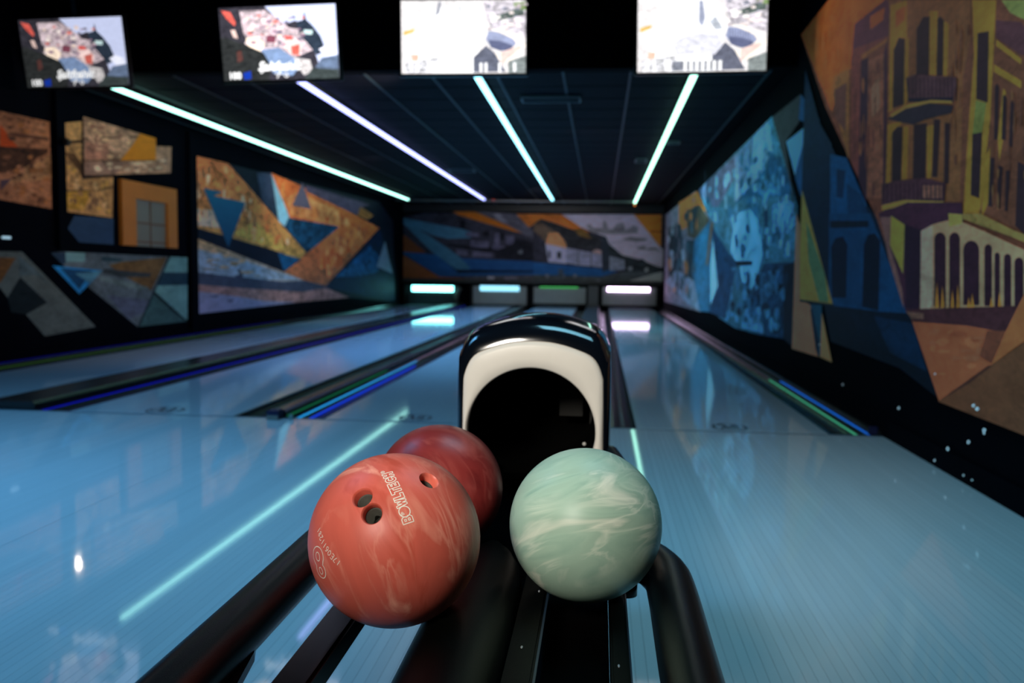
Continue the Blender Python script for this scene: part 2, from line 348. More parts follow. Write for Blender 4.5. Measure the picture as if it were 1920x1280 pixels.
# --- left wall, upper painted panels
P = Print(crop(0, 190, 4.413, Lp), (1, 0, 0)); pl = P.poly
pl([(-420,-60),(0,80),(408,170),(428,890),(0,812),(-420,735)], (138,88,58), .5)
pl([(0,190),(150,385),(0,375)], (165,62,18), .15)
pl([(-300,360),(0,372),(400,395),(390,430),(300,470),(180,600),(0,590),(-300,560)], (58,34,20), .6)
pl([(70,255),(400,300),(400,325),(70,285)], (80,48,34), .4)
pl([(0,650),(105,640),(40,700),(0,740)], (70,52,60), .2)
pl([(170,560),(420,440),(424,640),(60,680)], (150,105,68), .5)
pl([(510,180),(680,165),(680,640),(935,625),(930,965),(530,910)], (165,118,70), .45)
pl([(512,325),(675,320),(675,345),(512,350)], (50,30,18), .3)
pl([(535,420),(620,430),(680,530),(680,640),(640,560),(560,470)], (85,55,30), .4)
pl([(540,730),(720,735),(930,700),(930,720),(720,755),(540,748)], (95,68,38), .4)
pl([(545,750),(760,745),(690,900),(535,890)], (160,115,40), .35)
strokes(pl, [(545,430),(660,560),(650,650),(920,650),(920,940),(545,890)], 46, [(190,146,98),(140,98,58),(176,130,60),(110,76,50)], 22, 26, rs_)
strokes(pl, [(0,90),(400,175),(425,870),(0,800)], 60, [(160,108,76),(104,64,42),(150,92,50),(78,48,34)], 34, 20, rs_)
pl([(672,165),(684,128),(690,612),(900,600),(935,625),(672,642)], (34,20,12), .1)
pl([(685,125),(1285,305),(1290,370),(1415,375),(1410,592),(695,612)], (158,115,88), .45)
pl([(690,300),(1150,285),(1150,300),(690,318)], (85,55,42), .3)
pl([(700,330),(900,350),(890,480),(700,485)], (160,105,82), .4)
pl([(695,485),(1285,478),(1285,492),(695,500)], (90,60,42), .3)
pl([(696,500),(1040,498),(960,600),(696,610)], (135,98,80), .4)
strokes(pl, [(700,150),(1140,290),(980,480),(700,480)], 34, [(184,136,106),(132,86,66),(196,150,110)], 30, 20, rs_)
strokes(pl, [(705,505),(1280,495),(1400,390),(1405,585),(705,605)], 26, [(196,164,130),(130,96,78)], 34, 12, rs_)
pl([(1155,265),(1285,305),(1285,485),(990,490),(1100,350)], (182,108,22), .08)
pl([(610,945),(935,970),(935,1185),(650,1165),(555,1050)], (36,54,76), .12)
P.build('mural', paint_mat('mural_panels', 1.9), wall_left)

# --- left wall, low panels
P = Print(crop(0, 440, 4.413, Lp), (1, 0, 0)); pl = P.poly
pl([(-300,130),(180,140),(790,760),(370,840),(215,660),(390,560),(165,350),(60,520),(0,440),(-300,300)], (72,78,74), .2)
pl([(-300,180),(130,190),(0,400),(-300,380)], (92,60,28), .25)
pl([(150,170),(300,290),(420,430),(300,330),(160,340)], (62,74,76), .4)
pl([(165,350),(390,560),(215,660),(90,640),(60,520)], (14,20,22), .3)
pl([(420,150),(540,140),(1390,180),(1270,480),(1140,762),(740,440),(520,250)], (70,78,82), .35)
pl([(420,150),(540,145),(545,225),(520,250)], (30,46,62), .2)
pl([(540,145),(705,150),(700,222),(545,225)], (92,124,124), .2)
pl([(840,180),(1000,200),(1010,220),(840,215)], (28,50,56), .2)
pl([(900,250),(1000,225),(1380,185),(1330,300),(1250,460),(1000,330)], (86,62,34), .35)
pl([(850,280),(1050,300),(1250,320),(1240,350),(980,350),(850,320)], (40,44,46), .4)
pl([(820,340),(1100,400),(1240,440),(1150,460),(830,380)], (80,92,90), .4)
pl([(880,500),(1230,540),(1190,640),(1060,700)], (66,70,84), .3)
pl([(430,255),(850,295),(655,490)], (30,104,152), .2)
pl([(500,275),(760,300),(655,450)], (16,50,78), .3)
pl([(620,320),(850,296),(740,400)], (60,100,116), .3)
pl([(1400,180),(1550,188),(1550,700),(1500,700),(1280,470)], (84,118,116), .2)
pl([(1345,310),(1550,312),(1550,415),(1300,420)], (24,44,56), .3)
pl([(1270,490),(1500,700),(1550,715),(1150,760)], (48,72,72), .25)
pl([(1262,470),(1275,465),(1530,695),(1510,705)], (14,30,34), .1)
pl([(1395,180),(1410,180),(1150,762),(1138,755)], (12,26,30), .1)
P.build('mural', paint_mat('mural_low', 2.2), wall_left)

# --- back wall street scene
def Bf(which):
    o = 740 if which == 'A' else 1000
    return lambda x, y: Bp(o+x/7.11, 380+y/7.11)
P = Print(lambda x, y: x, (0, -1, 0), step=0.00006)
def pb(which, pts, col, bl=.2, col2=None):
    f = Bf(which); P.f = lambda x, y: f(x, y); P.poly(pts, col, bl, col2)
pb('A', [(95,130),(3610,150),(3612,1095),(95,1055)], (50,46,54), .4)
pb('A', [(95,130),(400,130),(95,200)], (18,16,18), .2)
pb('A', [(105,410),(420,665),(105,665)], (112,58,30), .12)
pb('A', [(100,690),(590,985),(940,1010),(940,1052),(100,1055)], (128,72,42), .12)
pb('A', [(940,985),(1849,965),(2600,960),(2000,1085),(940,1065)], (74,72,78), .45)
pb('A', [(95,650),(520,690),(560,690),(830,705),(900,740),(1849,780),(1849,965),(600,985),(110,675)], (32,70,112), .15)
pb('B', [(0,790),(600,850),(910,880),(1130,920),(900,985),(0,965)], (34,78,124), .2)
pb('A', [(820,890),(1849,905),(1849,925),(850,935),(500,640),(540,640)], (16,24,40), .15)
pb('A', [(25,185),(900,350),(1100,420),(1000,470),(700,480),(500,430),(320,350),(640,560),(840,700),(1000,860),(1000,885),(820,890),(480,640)], (70,108,126), .15, (54,92,112))
for a in ((870,230,70,90),(880,290,60,60),(1180,370,80,90),(1400,400,60,100)):
    x, y, w_, h_ = a; pb('A', [(x,y),(x+w_,y+8),(x+w_,y+h_),(x,y+h_-8)], (24,22,28), .3)
for a in ((950,390,170,60),(1010,500,240,90),(1330,400,70,200),(1480,430,110,120),(1040,650,260,70),(820,620,150,70),(1300,560,170,60)):
    x, y, w_, h_ = a; pb('A', [(x,y),(x+w_,y+14),(x+w_,y+h_+10),(x,y+h_)], (86,78,94), .35)
pb('A', [(700,540),(1300,620),(1700,640),(1700,660),(1300,655),(740,580)], (24,22,28), .3)
pb('A', [(1340,640),(1560,560),(1620,480),(1720,480),(1849,540),(1849,780),(1340,740)], (28,26,32), .4)
pb('A', [(1640,650),(1700,620),(1710,680),(1650,680)], (90,88,92), .3)
pb('A', [(1060,115),(1620,150),(1849,380),(1849,480),(1500,330)], (84,78,86), .35)
pb('A', [(1300,150),(1400,140),(1520,270),(1440,280)], (110,104,112), .4)
pb('A', [(770,115),(1060,115),(1500,300),(1700,405),(1600,385),(850,165)], (165,88,24), .15)
pb('A', [(1620,150),(2220,155),(2600,400),(2490,420),(2100,260),(1970,220),(1849,290),(1790,330)], (175,96,38), .25)
pb('B', [(100,200),(330,190),(640,360),(640,420),(250,260)], (185,100,45), .25)
pb('B', [(380,155),(1340,155),(1700,600),(1760,650),(1760,870),(1650,850),(1440,760),(1190,700),(1000,540),(900,430),(640,330)], (172,156,166), .12)
pb('B', [(700,300),(760,280),(800,335),(920,345),(940,230),(970,260),(1000,350),(1060,360),(1110,280),(1200,260),(1230,370),(1340,300),(1400,330),(1390,410),(1000,420),(780,400)], (122,112,116), .3)
pb('B', [(1170,490),(1290,450),(1500,480),(1520,500),(1380,520)], (112,102,104), .3)
pb('B', [(1380,600),(1480,570),(1500,610),(1620,595),(1700,640),(1400,620)], (120,108,110), .3)
pb('B', [(1340,160),(1710,160),(1700,590),(1500,350)], (190,115,45), .15)
pb('B', [(1550,370),(1700,375),(1700,400),(1560,395)], (130,76,30), .2)
pb('B', [(0,290),(60,230),(200,330),(330,400),(200,480),(160,520),(0,370)], (92,72,58), .4)
pb('B', [(160,540),(440,600),(440,810),(200,790)], (168,158,176), .15)
pb('B', [(200,400),(330,400),(440,540),(440,605),(330,580),(165,545)], (190,128,84), .3)
pb('B', [(315,650),(372,655),(370,745),(318,740)], (40,38,46), .2)
pb('B', [(190,640),(235,645),(235,740),(195,735)], (90,84,96), .2)
pb('B', [(440,600),(920,690),(920,860),(600,830),(440,800)], (138,132,150), .35)
for x in (590, 760): pb('B', [(x,640),(x+16,642),(x+16,850),(x,845)], (80,76,88), .2)
pb('B', [(800,600),(915,640),(915,690),(790,670)], (160,128,124), .3)
pb('B', [(30,290),(100,210),(140,240),(240,250),(640,400),(640,350),(920,510),(920,600),(780,640),(450,590),(400,470),(330,400),(200,330),(120,260)], (46,44,46), .4)
pb('B', [(540,350),(660,350),(780,480),(700,470),(600,430)], (110,80,40), .3)
pb('B', [(900,430),(970,450),(1010,550),(1010,890),(920,930)], (46,50,56), .2)
pb('B', [(1010,560),(1190,700),(1290,720),(1380,790),(1440,740),(1600,850),(1760,880),(1760,930),(1500,960),(1220,920),(1010,720)], (44,48,50), .4)
pb('B', [(1015,710),(1215,760),(1225,890),(1015,905)], (124,126,138), .25)
pb('B', [(1260,860),(1320,850),(1320,900),(1270,905)], (130,132,136), .2)
pb('B', [(1480,880),(1530,860),(1530,920),(1490,920)], (140,140,140), .2)
pb('B', [(0,960),(900,985),(1220,920),(1640,925),(1150,1070),(640,1095),(0,1090)], (70,74,76), .3)
pb('B', [(1140,1080),(1640,935),(1745,915),(1745,1090)], (158,158,156), .1)
pb('B', [(640,1075),(880,1025),(900,1040),(850,1072)], (140,138,152), .1)
for x, s_ in ((185, 26), (555, 24), (400, 20)): pb('B', [(x-s_,950),(x+s_,955),(x+s_*.7,1000),(x-s_*.7,1000)], (110,112,122), .3)
pb('A', [(1240,980),(1330,985),(1320,1062),(1235,1050)], (164,158,172), .2)
pb('A', [(1460,990),(1640,980),(1640,1030),(1460,1035)], (110,104,118), .3)
pb('B', [(330,880),(400,880),(400,1000),(330,990)], (60,70,80), .2)
P.build('mural', paint_mat('mural_street', GB), wall_back)

# --- right wall
P = Print(lambda x, y: x, (-1, 0, 0))
def pr(org, pts, col, bl=.15, col2=None):
    ox, oy, s = {'4': (1230,200,2.56), '5': (1480,0,2.909), '6': (1480,400,2.909), 'p': (0,0,1)}[org]
    P.f = crop(ox, oy, s, Rp_); P.poly(pts, col, bl, col2)
pr('4', [(45,520),(190,405),(262,545),(215,985),(42,935)], (120,108,120), .55)
pr('4', [(110,460),(200,405),(240,500),(180,560),(110,600)], (190,108,52), .35)
pr('4', [(60,580),(110,560),(130,640),(120,880),(95,885),(60,830)], (30,42,50), .45)
pr('4', [(150,500),(210,470),(260,545),(200,640),(150,620)], (74,62,50), .5)
pr('4', [(150,640),(190,640),(200,800),(180,930),(150,940)], (34,52,58), .45)
pr('4', [(45,840),(90,880),(150,945),(215,980),(215,860),(100,780)], (128,134,150), .35)
pr('4', [(262,545),(185,640),(175,800),(210,980),(255,985),(285,640)], (40,92,122), .35)
pr('4', [(205,400),(560,45),(612,200),(680,480),(680,745),(612,760),(610,1112),(500,1095),(380,1062),(300,1010),(345,740),(262,545)], (66,122,142), .5, (42,86,108))
pr('4', [(205,400),(385,225),(385,330),(300,480),(250,480)], (86,94,120), .4)
pr('4', [(385,225),(540,65),(560,210),(500,330),(380,460)], (124,160,178), .35)
pr('4', [(500,330),(560,220),(625,300),(660,420),(520,440),(440,430),(370,470)], (30,86,120), .5)
pr('4', [(370,520),(450,490),(490,545),(515,700),(480,840),(430,920),(400,760),(360,700),(370,600)], (112,178,208), .3)
pr('4', [(520,500),(540,470),(540,740),(522,745)], (20,52,78), .3)
pr('4', [(560,470),(660,450),(670,560),(600,640),(560,600)], (90,150,182), .6)
pr('4', [(520,750),(680,745),(612,1112),(500,1095),(420,1060),(470,870)], (22,52,78), .7)
pr('4', [(370,740),(465,740),(462,760),(380,766)], (8,20,34), .2)
pr('4', [(420,960),(560,850),(612,850),(612,870),(500,950),(430,985)], (6,16,28), .3)
pr('4', [(385,225),(470,140),(450,300),(400,420)], (96,124,150), .5)
pr('4', [(500,800),(600,780),(560,900),(500,960)], (44,92,124), .7)
pr('4', [(300,900),(360,860),(380,1000),(330,1030)], (60,120,156), .7)
pr('4', [(470,380),(540,350),(600,420),(520,440)], (66,128,162), .7)
pr('4', [(430,970),(500,960),(520,1090),(410,1060)], (80,130,160), .5)
pr('4', [(612,760),(680,745),(668,1160),(612,1112)], (8,18,34), .2)
pr('4', [(262,560),(285,600),(390,760),(335,1020),(255,985),(285,700)], (18,54,84), .5)
pr('4', [(275,640),(298,860),(262,950),(262,760)], (140,192,208), .15)
pr('4', [(265,545),(275,560),(250,760),(240,760)], (110,80,50), .1)
prp = lambda org: (lambda q, c, bl: pr(org, q, c, bl))
strokes(prp('4'), [(210,405),(555,60),(605,210),(670,480),(670,735),(520,740),(380,740),(262,548)], 90, [(92,150,176),(44,100,130),(120,168,188),(30,80,108),(70,128,150)], 12, 34, rs_, .4)
strokes(prp('4'), [(350,760),(660,750),(608,1100),(500,1085),(385,1050),(330,1000)], 60, [(30,70,100),(72,128,158),(12,34,52),(50,100,132)], 14, 30, rs_, .4)
strokes(prp('4'), [(50,530),(185,420),(250,545),(180,640),(205,960),(48,925)], 50, [(36,52,60),(150,150,160),(170,104,64),(96,84,92),(60,84,96)], 8, 34, rs_, .4)
# dark frame and shards
pr('4', [(562,50),(700,-60),(700,60),(625,170),(682,540),(690,560),(640,330)], (58,56,58), .2)
pr('4', [(700,-60),(790,60),(770,300),(700,430),(672,340),(735,85),(690,60)], (30,78,118), .15)
pr('4', [(735,85),(672,332),(630,168)], (104,158,180), .08)
pr('4', [(682,540),(700,560),(700,900),(672,900)], (110,76,52), .1)
pr('4', [(780,60),(850,180),(850,620),(700,430),(770,300)], (16,40,58), .2)
# blue street
pr('p', [(1512,130),(1540,232),(1590,330),(1650,412),(1765,748),(1690,690),(1560,640),(1545,560),(1505,360)], (10,36,62), .2, (4,12,24))
pr('5', [(230,840),(320,860),(430,1120),(320,1210),(230,1200)], (14,72,112), .2)
pr('5', [(265,920),(315,930),(300,1080),(265,1075)], (8,40,68), .15)
pr('5', [(320,1000),(400,1060),(480,1280),(330,1280)], (10,52,84), .2)
pr('6', [(225,0),(450,0),(660,545),(500,535),(220,500)], (12,62,98), .2)
pr('6', [(230,40),(440,40),(440,75),(230,80)], (4,18,34), .2)
pr('6', [(240,460),(235,180),(260,135),(300,125),(325,170),(318,460)], (5,16,38), .15)
pr('6', [(405,510),(415,170),(440,115),(475,108),(505,150),(495,530)], (4,14,34), .15)
pr('6', [(325,100),(395,100),(400,510),(335,490)], (14,58,92), .15)
pr('6', [(470,560),(680,600),(760,860),(560,760)], (9,36,60), .25)
pr('6', [(45,0),(62,60),(62,470),(125,500),(165,782),(20,737)], (178,120,86), .12)
pr('6', [(165,520),(185,545),(240,812),(172,782)], (178,132,84), .12)
pr('6', [(120,495),(185,500),(182,600),(175,780),(160,760),(150,640)], (28,74,92), .15)
pr('6', [(120,520),(132,520),(170,700),(165,782),(150,740)], (20,34,50), .1)
pr('p', [(1506,356),(1564,570),(1502,562),(1502,470)], (170,138,66), .12)
pr('6', [(98,40),(130,130),(200,330),(222,485),(170,480),(112,260)], (96,124,84), .15)
pr('6', [(62,468),(250,494),(250,506),(62,482)], (30,40,40), .1)
# orange building: big polygon
pr('p', [(1504,65),(1556,0),(1640,-90),(2400,-90),(2400,980),(1920,812),(1765,752),(1648,412),(1550,200)], (122,66,46), .25)
pr('p', [(1640,-90),(1556,0),(1504,65),(1562,210),(1590,120),(1660,0),(1720,-90)], (190,100,50), .2)
pr('5', [(70,190),(130,330),(240,560),(245,480),(345,370),(350,180),(520,0),(220,0)], (185,98,44), .18)
pr('5', [(240,520),(250,420),(335,370),(330,870),(300,760)], (150,96,52), .2)
pr('5', [(255,490),(320,450),(315,720),(255,640)], (112,66,54), .15)
pr('5', [(345,350),(365,130),(530,0),(560,0),(550,190),(400,270)], (100,52,58), .15)
pr('5', [(450,90),(530,40),(520,110),(450,160)], (170,84,44), .15)
pr('5', [(350,270),(550,195),(545,215),(410,300),(400,330),(395,1000),(345,880)], (130,66,56), .2)
pr('5', [(400,300),(545,205),(545,225),(405,325)], (150,90,50), .15)
pr('5', [(400,330),(440,315),(430,1110),(385,980)], (64,36,48), .15)
pr('5', [(440,330),(525,290),(520,1080),(430,1080)], (146,86,62), .3)
pr('5', [(455,480),(500,420),(500,600),(460,640)], (160,110,80), .3)
pr('5', [(525,290),(545,210),(540,1000),(520,1080)], (74,38,50), .15)
pr('5', [(550,0),(1000,0),(1000,200),(960,420),(940,1200),(540,1200),(550,610),(575,190)], (142,84,50), .18)
YEL = (168,116,46)
for q in ([(560,30),(650,0),(652,210),(605,205),(578,280),(572,600),(550,610)], [(642,215),(662,205),(658,545),(632,590)], [(775,60),(822,60),(812,415),(775,430)], [(850,110),(882,130),(872,420),(850,420)],
          [(1010,0),(1142,0),(1132,200),(1110,640),(1062,1095),(1040,1210),(960,1185),(985,760),(1020,300)],
          [(545,680),(630,660),(600,700),(570,730),(560,1000),(535,1000)], [(632,690),(660,690),(650,1090),(618,1090)], [(760,690),(800,680),(785,960),(762,990)],
          [(1142,215),(1280,320),(1280,352),(1142,250)], [(1130,350),(1280,440),(1280,482),(1130,392)], [(1180,480),(1196,500),(1180,760),(1160,880),(1150,760)], [(1080,860),(1110,800),(1100,1100),(1060,1200)]):
    pr('5', q, YEL, .18)
pr('5', [(590,60),(650,30),(640,110),(590,150)], (176,88,44), .2)
pr('5', [(1170,0),(1400,0),(1400,140),(1280,100),(1220,70)], (140,128,66), .2)
pr('5', [(1140,110),(1280,120),(1400,300),(1280,300),(1142,205)], (96,52,54), .2)
DK = (56,34,38)
for q in ([(580,270),(608,205),(640,215),(635,570),(575,590)], [(705,160),(740,92),(778,90),(772,430),(755,540),(702,540)], [(820,100),(838,90),(855,112),(850,412),(815,412)],
          [(1040,180),(1102,170),(1096,560),(1032,540)], [(1012,730),(1066,720),(1050,1082),(1002,1062)], [(572,720),(600,690),(630,692),(616,1090),(570,1000)],
          [(690,680),(762,670),(752,1080),(682,1080)], [(800,650),(836,650),(820,965),(790,965)], [(860,670),(890,670),(882,1000),(855,1000)],
          [(1135,470),(1148,455),(1160,475),(1150,762),(1130,760)], [(1180,525),(1190,515),(1200,535),(1195,762),(1172,760)], [(1222,560),(1232,548),(1242,565),(1232,800),(1212,800)],
          [(1110,860),(1135,860),(1120,1130),(1098,1120)], [(1155,900),(1180,910),(1165,1140),(1145,1130)], [(1195,930),(1220,930),(1205,1152),(1190,1150)], [(1262,880),(1300,900),(1300,1280),(1248,1230)]):
    pr('5', q, DK, .12)
pr('5', [(1030,545),(1090,560),(1080,640),(1066,720),(1012,730)], (128,118,58), .2)
pr('5', [(1165,620),(1330,700),(1330,760),(1150,860),(1150,760)], (140,96,50), .12) if False else None
strokes(prp('5'), [(350,360),(520,300),(525,1060),(440,1100),(350,860)], 26, [(122,66,52),(150,90,60),(108,58,48)], 8, 60, rs_, .2)
strokes(prp('5'), [(885,100),(1000,60),(1000,200),(960,420),(930,1180),(895,1150)], 26, [(126,72,50),(150,92,56),(112,62,46)], 7, 60, rs_, .2)
strokes(prp('5'), [(80,190),(220,20),(500,10),(350,180),(340,360),(240,480),(200,440)], 20, [(190,104,50),(176,92,42),(180,104,52)], 16, 50, rs_, .15)
strokes(prp('5'), [(1145,380),(1400,520),(1400,1300),(1070,1130),(1110,800)], 24, [(140,88,54),(112,62,48),(126,74,50)], 7, 60, rs_, .2)
# balconies
pr('5', [(650,425),(700,405),(930,420),(912,545),(665,555)], (92,54,56), .3)
for x in range(660, 930, 22): pr('5', [(x,425),(x+6,425),(x+6,548),(x,548)], (60,34,42), .1)
pr('5', [(665,535),(912,530),(910,560),(665,556)], (36,26,40), .1)
pr('5', [(560,640),(640,590),(780,562),(912,575),(900,615),(760,650),(690,680),(548,650)], (52,38,46), .2)
pr('5', [(565,625),(660,568),(790,545),(905,550),(905,562),(780,562),(650,592),(570,640)], (176,128,60), .15)
pr('5', [(518,1005),(600,985),(750,968),(872,1000),(862,1095),(640,1105),(518,1120)], (84,46,52), .3)
pr('5', [(740,1010),(850,1010),(850,1080),(745,1080)], (150,92,72), .3)
for x in range(522, 860, 24): pr('5', [(x,1000),(x+6,1000),(x+6,1108),(x,1108)], (58,32,40), .1)
pr('5', [(520,1140),(640,1112),(870,1122),(885,1150),(780,1200),(720,1212),(560,1172)], (50,32,44), .2)
pr('5', [(518,1120),(640,1090),(862,1098),(868,1115),(640,1118),(520,1148)], (176,132,62), .15)
# lower storey
pr('6', [(500,0),(660,-60),(960,-60),(970,100),(740,110),(725,540),(655,545),(560,220)], (74,36,50), .2)
pr('6', [(510,20),(572,20),(565,180),(632,420),(640,520),(560,260)], (140,92,82), .2)
pr('6', [(570,12),(645,62),(636,330),(565,175)], (170,144,62), .15)
pr('6', [(645,60),(738,90),(725,530),(650,515)], (48,24,38), .15)
pr('6', [(735,95),(800,60),(880,38),(970,50),(1100,105),(1240,170),(1400,240),(1400,540),(730,530)], (186,136,96), .18)
pr('6', [(885,0),(962,5),(962,55),(890,72)], (176,142,70), .15)
pr('6', [(965,30),(1240,130),(1400,200),(1400,150),(1240,90),(1060,0),(965,0)], (160,118,62), .25)
for x0, x1, yt, yb in ((808,872,103,515),(890,950,103,520),(968,1056,148,500),(1084,1126,168,505),(1140,1170,213,512),(1192,1232,220,522),(1250,1300,240,522),(1330,1380,260,522)):
    w_ = x1-x0; pts = [(x0,yb)] + [(x0+w_/2-w_/2*math.cos(math.pi*i/8), yt+w_*0.6-w_*0.6*math.sin(math.pi*i/8)) for i in range(9)] + [(x1,yb)]
    pr('6', pts, (56,26,36), .2)
for a in ([(780,520),(785,380),(800,370),(806,500)], ):
    pr('6', a, (80,46,40), .1)
for x, h_ in ((815,140),(845,120),(900,100),(930,130),(990,60),(1010,80),(1115,60),(1160,90)): pr('6', [(x,515),(x+8,515-h_),(x+18,512)], (210,128,48), .2)
pr('6', [(735,95),(800,62),(800,500),(780,520),(732,525)], (186,150,120), .18)
pr('6', [(650,525),(740,520),(1240,505),(1400,500),(1400,640),(1210,650),(990,625),(690,585)], (78,38,40), .25)
pr('6', [(655,535),(750,545),(750,575),(680,572)], (130,84,66), .2)
pr('6', [(688,590),(990,612),(1200,650),(1120,835),(835,1024)], (176,88,54), .12)
strokes(prp('6'), [(700,605),(980,620),(1180,660),(1110,820),(840,1000)], 26, [(188,100,62),(160,78,48),(170,92,60)], 40, 16, rs_, .15)
pr('6', [(1100,640),(1205,640),(1130,820),(1060,780)], (130,64,44), .2)
pr('6', [(1400,250),(1400,640),(1280,715),(1122,828),(1205,640),(1280,490)], (182,96,54), .12)
pr('6', [(830,1025),(1122,828),(1280,722),(2000,300),(2000,1500),(1280,1200)], (118,66,42), .18)
pr('6', [(832,1024),(1110,828),(1130,830),(1000,930)], (84,44,34), .15)
# small white spots in the dark paint
for x, y, r in ((1833,760,3.2),(1840,766,3.4),(1853,806,3.2),(1853,812,2.4),(1823,829,3.0),(1784,841,2.8),(1759,863,2.2),(1691,765,2.4),(1585,721,1.8),(1814,891,1.6),(1830,900,1.4),(1760,701,1.6),(1541,646,1.2)):
    pts = [(x+r*math.cos(a*math.pi/4)*random.uniform(.7,1.2), y+r*math.sin(a*math.pi/4)*random.uniform(.8,1.4)) for a in range(8)]
    pr('p', pts, (235,235,230), .1)
P.build('mural', paint_mat('mural_right', GR), wall_right)

# --- four-paned window in the left wall
O7 = lambda x, y: onX(x/4.413, 190+y/4.413, XL)
a = O7(975, 640); b = O7(1443, 1200)
wn = struct(thing('window_1', 'orange framed four-paned window in the left wall', 'window', (XL, (a.y+b.y)/2, (a.z+b.z)/2)))
del wn['category']
y0, y1, z0, z1 = a.y, b.y, O7(1200, 1200).z, a.z
fw = (y1-y0)*0.235
orange = bsdf('orange_wood', [c*1.4 for c in s2l((178,104,26))], 0.55, var=(5, 0.15)); paneM = bsdf('pane', [c*1.6 for c in s2l((104,102,90))], 0.35, var=(4, 0.1)); munt = bsdf('muntin', [c*1.4 for c in s2l((100,66,40))], 0.6, var=(5, 0.1))
bm = bmesh.new()
bx(bm, XL+.001, XL+.045, y0, y0+fw, z0, z1); bx(bm, XL+.001, XL+.045, y1-fw*0.8, y1, z0, z1); bx(bm, XL+.001, XL+.045, y0+fw, y1-fw*.8, z1-0.19, z1)
obj('window_frame', bm, orange, wn)
zt = z1-0.19; ym = (y0+fw+y1-fw*.8)/2; zm = z0+(zt-z0)*0.50; z2 = z0+0.05
pa = ((y0+fw, ym-.008, zm+.008, zt), (ym+.008, y1-fw*.8, zm+.008, zt), (y0+fw, ym-.008, z2+.008, zm-.008), (ym+.008, y1-fw*.8, z2+.008, zm-.008), (y0+fw, ym-.008, z0, z2-.008), (ym+.008, y1-fw*.8, z0, z2-.008))
for q in pa: obj('pane', box(XL+.001, XL+.012, *q), paneM, wn)
bm = bmesh.new(); bx(bm, XL+.001, XL+.02, ym-.008, ym+.008, z0, zt); bx(bm, XL+.001, XL+.02, y0+fw, ym-.008, zm-.008, zm+.008); bx(bm, XL+.001, XL+.02, ym+.008, y1-fw*.8, zm-.008, zm+.008)
bx(bm, XL+.001, XL+.02, y0+fw, ym-.008, z2-.008, z2+.008); bx(bm, XL+.001, XL+.02, ym+.008, y1-fw*.8, z2-.008, z2+.008)
obj('muntin', bm, munt, wn)

# ---------------------------------------------------------------- lanes, gutters, division caps
LN = [(-5.00, -4.07), (-3.26, -2.21), (-1.64, -0.575), (0.228, 1.312)]
wherel = ['leftmost lane, along the left wall', 'second lane from the left wall', 'third lane, left of the ball return', 'rightmost lane, beside the painted right wall']
marks_px = [None, (310, 768.5, 34), (776, 785.5, 30), (1368, 800.5, 31)]
for i, (x0, x1) in enumerate(LN):
    t = thing('bowling_lane', 'glossy pale blue bowling lane: ' + wherel[i], 'bowling lane', ((x0+x1)/2, YF, 0))
    obj('lane_surface', box(x0, x1, YF+0.003, 23.0, -0.06, 0.0, bev=0.002), M['lane'], t)
    obj('lane_substructure', box(x0+0.02, x1-0.02, YF+0.02, 22.98, -0.16, -0.061), M['pit'], t)
    if marks_px[i]:
        px, py, hw = marks_px[i]; c = onZ(px, py, 0); c.y = max(c.y, YF+0.13); bm = bmesh.new()
        k = hw/FPX*c.y; ky = 0.12
        ring = lambda rx, ry, n=28: [Vector((c.x+rx*math.cos(2*math.pi*j/n), c.y+ry*math.sin(2*math.pi*j/n), 0.0006)) for j in range(n)]
        tube(bm, ring(k, ky), 0.007, 5, closed=True, squash=0.08)
        for sx in (-1, 1):
            d = [(c.x+sx*k*0.9+0.013*math.cos(q*math.pi/4), c.y+0.02*math.sin(q*math.pi/4), 0.001) for q in range(8)]
            bm.faces.new([bm.verts.new(p) for p in d])
        def st(pts, r=0.010): tube(bm, [Vector((c.x+a_*k, c.y+b_*ky, 0.001)) for a_, b_ in pts], r, 5, squash=0.08)
        st([(-.62,.5),(-.4,.7),(-.2,.2),(-.05,-.5)], 0.012); st([(-.55,-.5),(-.35,-.1),(-.12,.1)], 0.010)
        st([(.12,.4),(.25,.55),(.45,.4),(.42,-.1),(.2,-.2),(.14,.2)], 0.012); st([(.1,-.5),(.4,-.6),(.6,-.3)], 0.008)
        obj('lane_emblem', bm, M['ink'], t)
def gutter(x0, x1, label):
    bm = bmesh.new(); n = 12; pr_ = []
    xm, hw = (x0+x1)/2, (x1-x0)/2-0.004
    for k in range(n+1):
        a_ = math.pi*k/n; pr_.append((xm-hw*math.cos(a_), -0.008-0.075*math.sin(a_)))
    outer = [(x, z-0.006) for x, z in reversed(pr_)]
    extrude_profile(bm, pr_+outer, YF+0.003, 23.0)
    o = obj('gutter', bm, M['gutter'], smooth=True); o.data.polygons.foreach_set('use_smooth', [True]*len(o.data.polygons))
    bmx = o.data; bmx.set_sharp_from_angle(angle=math.radians(40)) if hasattr(bmx, 'set_sharp_from_angle') else None
    tag(o, label, 'gutter', 'black gutters beside the lanes')
gutter(-5.235, -5.0, 'black gutter between left wall and leftmost lane')
gutter(-4.07, -3.835, 'black gutter right of leftmost lane, hidden behind grey division cap')
gutter(-3.495, -3.26, 'black glossy gutter on left side of second lane from left')
gutter(-2.21, -1.975, 'black glossy gutter on right side of second lane from left')
gutter(-1.875, -1.64, 'black glossy gutter left of third lane with bright blue reflection lines')
gutter(-0.575, -0.34, 'black gutter right of third lane, mostly hidden by the hood')
gutter(-0.007, 0.228, 'black gutter on left side of rightmost lane beside the hood')
gutter(1.312, 1.545, 'black glossy gutter between rightmost lane and painted wall')
